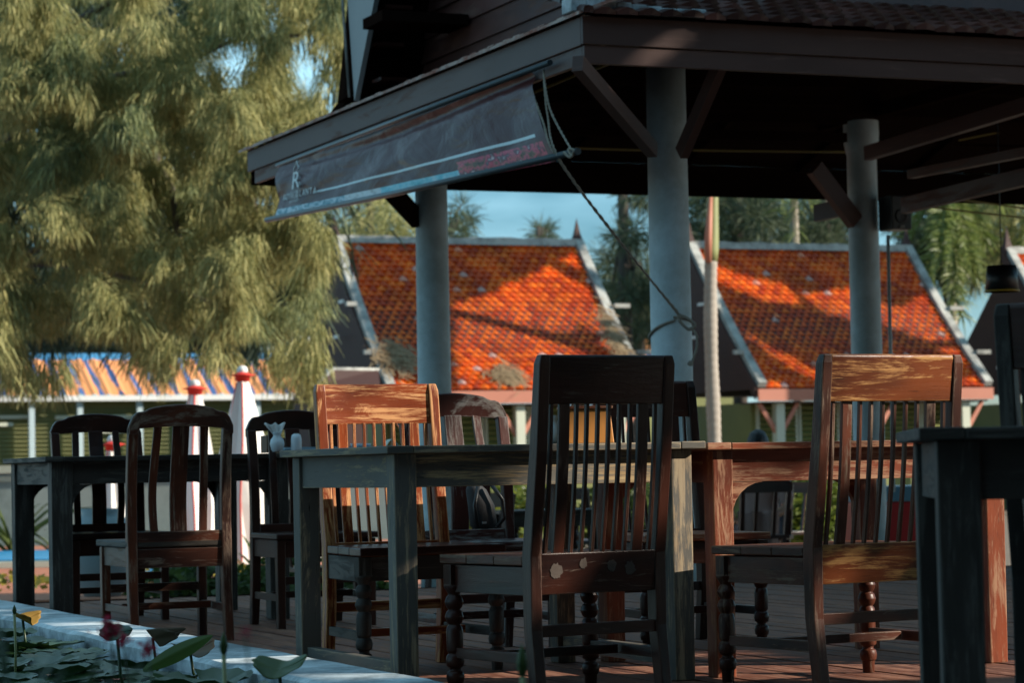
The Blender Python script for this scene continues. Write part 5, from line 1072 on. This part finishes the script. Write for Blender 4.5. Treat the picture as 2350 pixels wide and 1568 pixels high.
LIT = np.array(LIT)
shade = leafmat('shade_leaf', (.03,.06,.012), (.08,.12,.03), .05)
def unseen_shade_tree(label, ca, cb, ra, rb, t0, n, s=.17):
    base = e1*ca+S3*t0; o = empty('unseen_shade_tree', (base[0], base[1], GZ)); tag(o, label, 'tree', 'unseen shade trees past the right of the tables'); u = rng.normal(size=(n,3)); u /= np.linalg.norm(u, axis=1, keepdims=True); u *= rng.random(n)[:,None]**.36
    a = ca+u[:,0]*ra; b = cb+u[:,1]*rb; t = t0+u[:,2]*2.0
    keep = np.ones(n, bool)
    for (la, lb_, r1, r2) in LIT: keep &= ((a-la)/(r1+.03))**2+((b-lb_)/(r2+.03))**2 > 1
    P = e1*a[:,None]+e2*b[:,None]+S3*t[:,None]; keep &= P[:,2] > .9
    # stay out of the picture
    rel = P; X = rel@np.array(right0); Yv = rel@np.array(fwd0); keep &= (X > .235*Yv+.3) | (P[:,2] > .7+.22*Yv)
    P = P[keep]-np.array(o.location); quads('crown', leafquads(P, s*(.6+.7*rng.random(len(P))), .6), shade, o)
    tb = MB(); c = e1*ca+e2*cb+S3*t0-np.array(o.location); limb(tb, [(0,0,0),(.1,0,float(c[2])*.5),(0,0,float(c[2])+.6)], .2, .12)
    tb.build('trunk', M['bark'], o)
unseen_shade_tree('unseen broad leafy shade tree nearest the camera beyond the right edge', 5.2, .1, 4.0, 3.4, 11.0, 15000)
unseen_shade_tree('unseen broad leafy shade tree beside the blurred table beyond the right edge', 9.4, .3, 4.0, 3.6, 12.0, 17000)
unseen_shade_tree('unseen tall broad leafy shade tree beside the pavilion beyond the right edge', 13.8, 1.3, 4.2, 4.0, 13.5, 24000)
unseen_shade_tree('unseen tall broad leafy shade tree behind the pavilion beyond the right edge', 18.5, 2.4, 4.2, 4.0, 14.5, 20000)
# unseen tall trees past the right edge, boughs shaped to shade the cottage roofs
def roofpt(px, py):
    d = sight(px, py); k_ = 1.024; t = (5.15-47.4*k_-CAMZ)/(d.z-d.y*k_); return Vector((d.x*t, d.y*t, d.z*t+CAMZ))
def inpoly(x, y, P):
    c = False; j = len(P)-1
    for i in range(len(P)):
        if (P[i][1] > y) != (P[j][1] > y) and x < (P[j][0]-P[i][0])*(y-P[i][1])/(P[j][1]-P[i][1])+P[i][0]: c = not c
        j = i
    return c
def roof_shader(label, polys, bands, t0, trunk):
    o = empty('unseen_tall_tree', (trunk[0], trunk[1], GZ)); tag(o, label, 'tree'); ol_ = Vector(o.location); C = []
    for P, dens_ in polys:
        xs = [p[0] for p in P]; ys = [p[1] for p in P]; area = (max(xs)-min(xs))*(max(ys)-min(ys)); n = int(area*dens_)
        for i in range(n):
            x, y = random.uniform(min(xs), max(xs)), random.uniform(min(ys), max(ys))
            if inpoly(x, y, P) and noise.noise(Vector((x/26+y/40, y/11, 7))) > -.22: C.append(tuple(roofpt(x, y)+SUN*(t0+random.uniform(-1.5,1.5))-ol_))
    quads('crown', leafquads(np.array(C), .16*(.6+.8*rng.random(len(C))), .5), shade, o); tb = MB(); tops = []
    for B in bands:
        pts = [roofpt(x, y)+SUN*t0-ol_ for x, y, r in B]; tb.tube(pts, [r for x, y, r in B], 8); tops.append(pts[-1])
    zt = max(p.z for p in tops)+2; tb.tube([(0,0,0),(0,0,zt*.5),(0,0,zt)], [.35,.28,.15], 10)
    for p in tops: tb.tube([(0,0,p.z-1), tuple(p)], [.16,.09], 8)
    tb.build('trunk', M['bark'], o)
roof_shader('unseen tall tree beyond the right edge, bough shaped to shade the first cottage roof', [([(790,560),(960,560),(960,860),(1030,900),(880,860),(820,700)], .22), ([(955,560),(1330,560),(1180,640),(1030,690),(960,700)], .22), ([(955,700),(1035,690),(1035,900),(955,860)], .08)],
    [[(1000,705,.12),(1130,735,.11),(1280,775,.13),(1460,830,.16)], [(1225,735,.02),(1262,768,.05)]], 13, (31.5, 40.5))
roof_shader('unseen tall tree beyond the right edge, crown shaped to dapple the second cottage roof', [([(1590,560),(2090,560),(2140,650),(2060,700),(1960,650),(1860,665),(1790,640),(1700,625),(1640,600)], .22), ([(1640,650),(1760,700),(1850,700),(1960,745),(1990,800),(1960,880),(1890,850),(1800,800),(1700,740)], .22), ([(2000,740),(2110,780),(2230,860),(2000,880)], .18), ([(1650,690),(1700,760),(1800,850),(1740,880),(1650,800)], .08)],
    [[(1800,640,.05),(1880,720,.10),(2000,790,.12)]], 14, (40.5, 40))

# ---------------------------------------------------------------- unseen house added behind the camera to close off the sky there
rh = empty('sky_block_house', (-4, -5, GZ)); tag(rh, 'unseen long dark timber house added behind the camera to block sky', 'house')
MB().box(-22, 18, -.2, 0, 0, 13.2).build('wall', M['w_gable'], rh); MB().hexa([(-23,-8,13.2),(18.5,-8,13.2),(18.5,1.0,12.6),(-23,1.0,12.6),(-23,-8,17),(18.5,-8,17),(18.5,1.0,12.8),(-23,1.0,12.8)]).build('roof', M['tile_dark'], rh)
for i in range(7): MB().box(-20+i*4.8, -18.6+i*4.8, .01, .06, .6, 2.6).build('window', M['black'], rh)
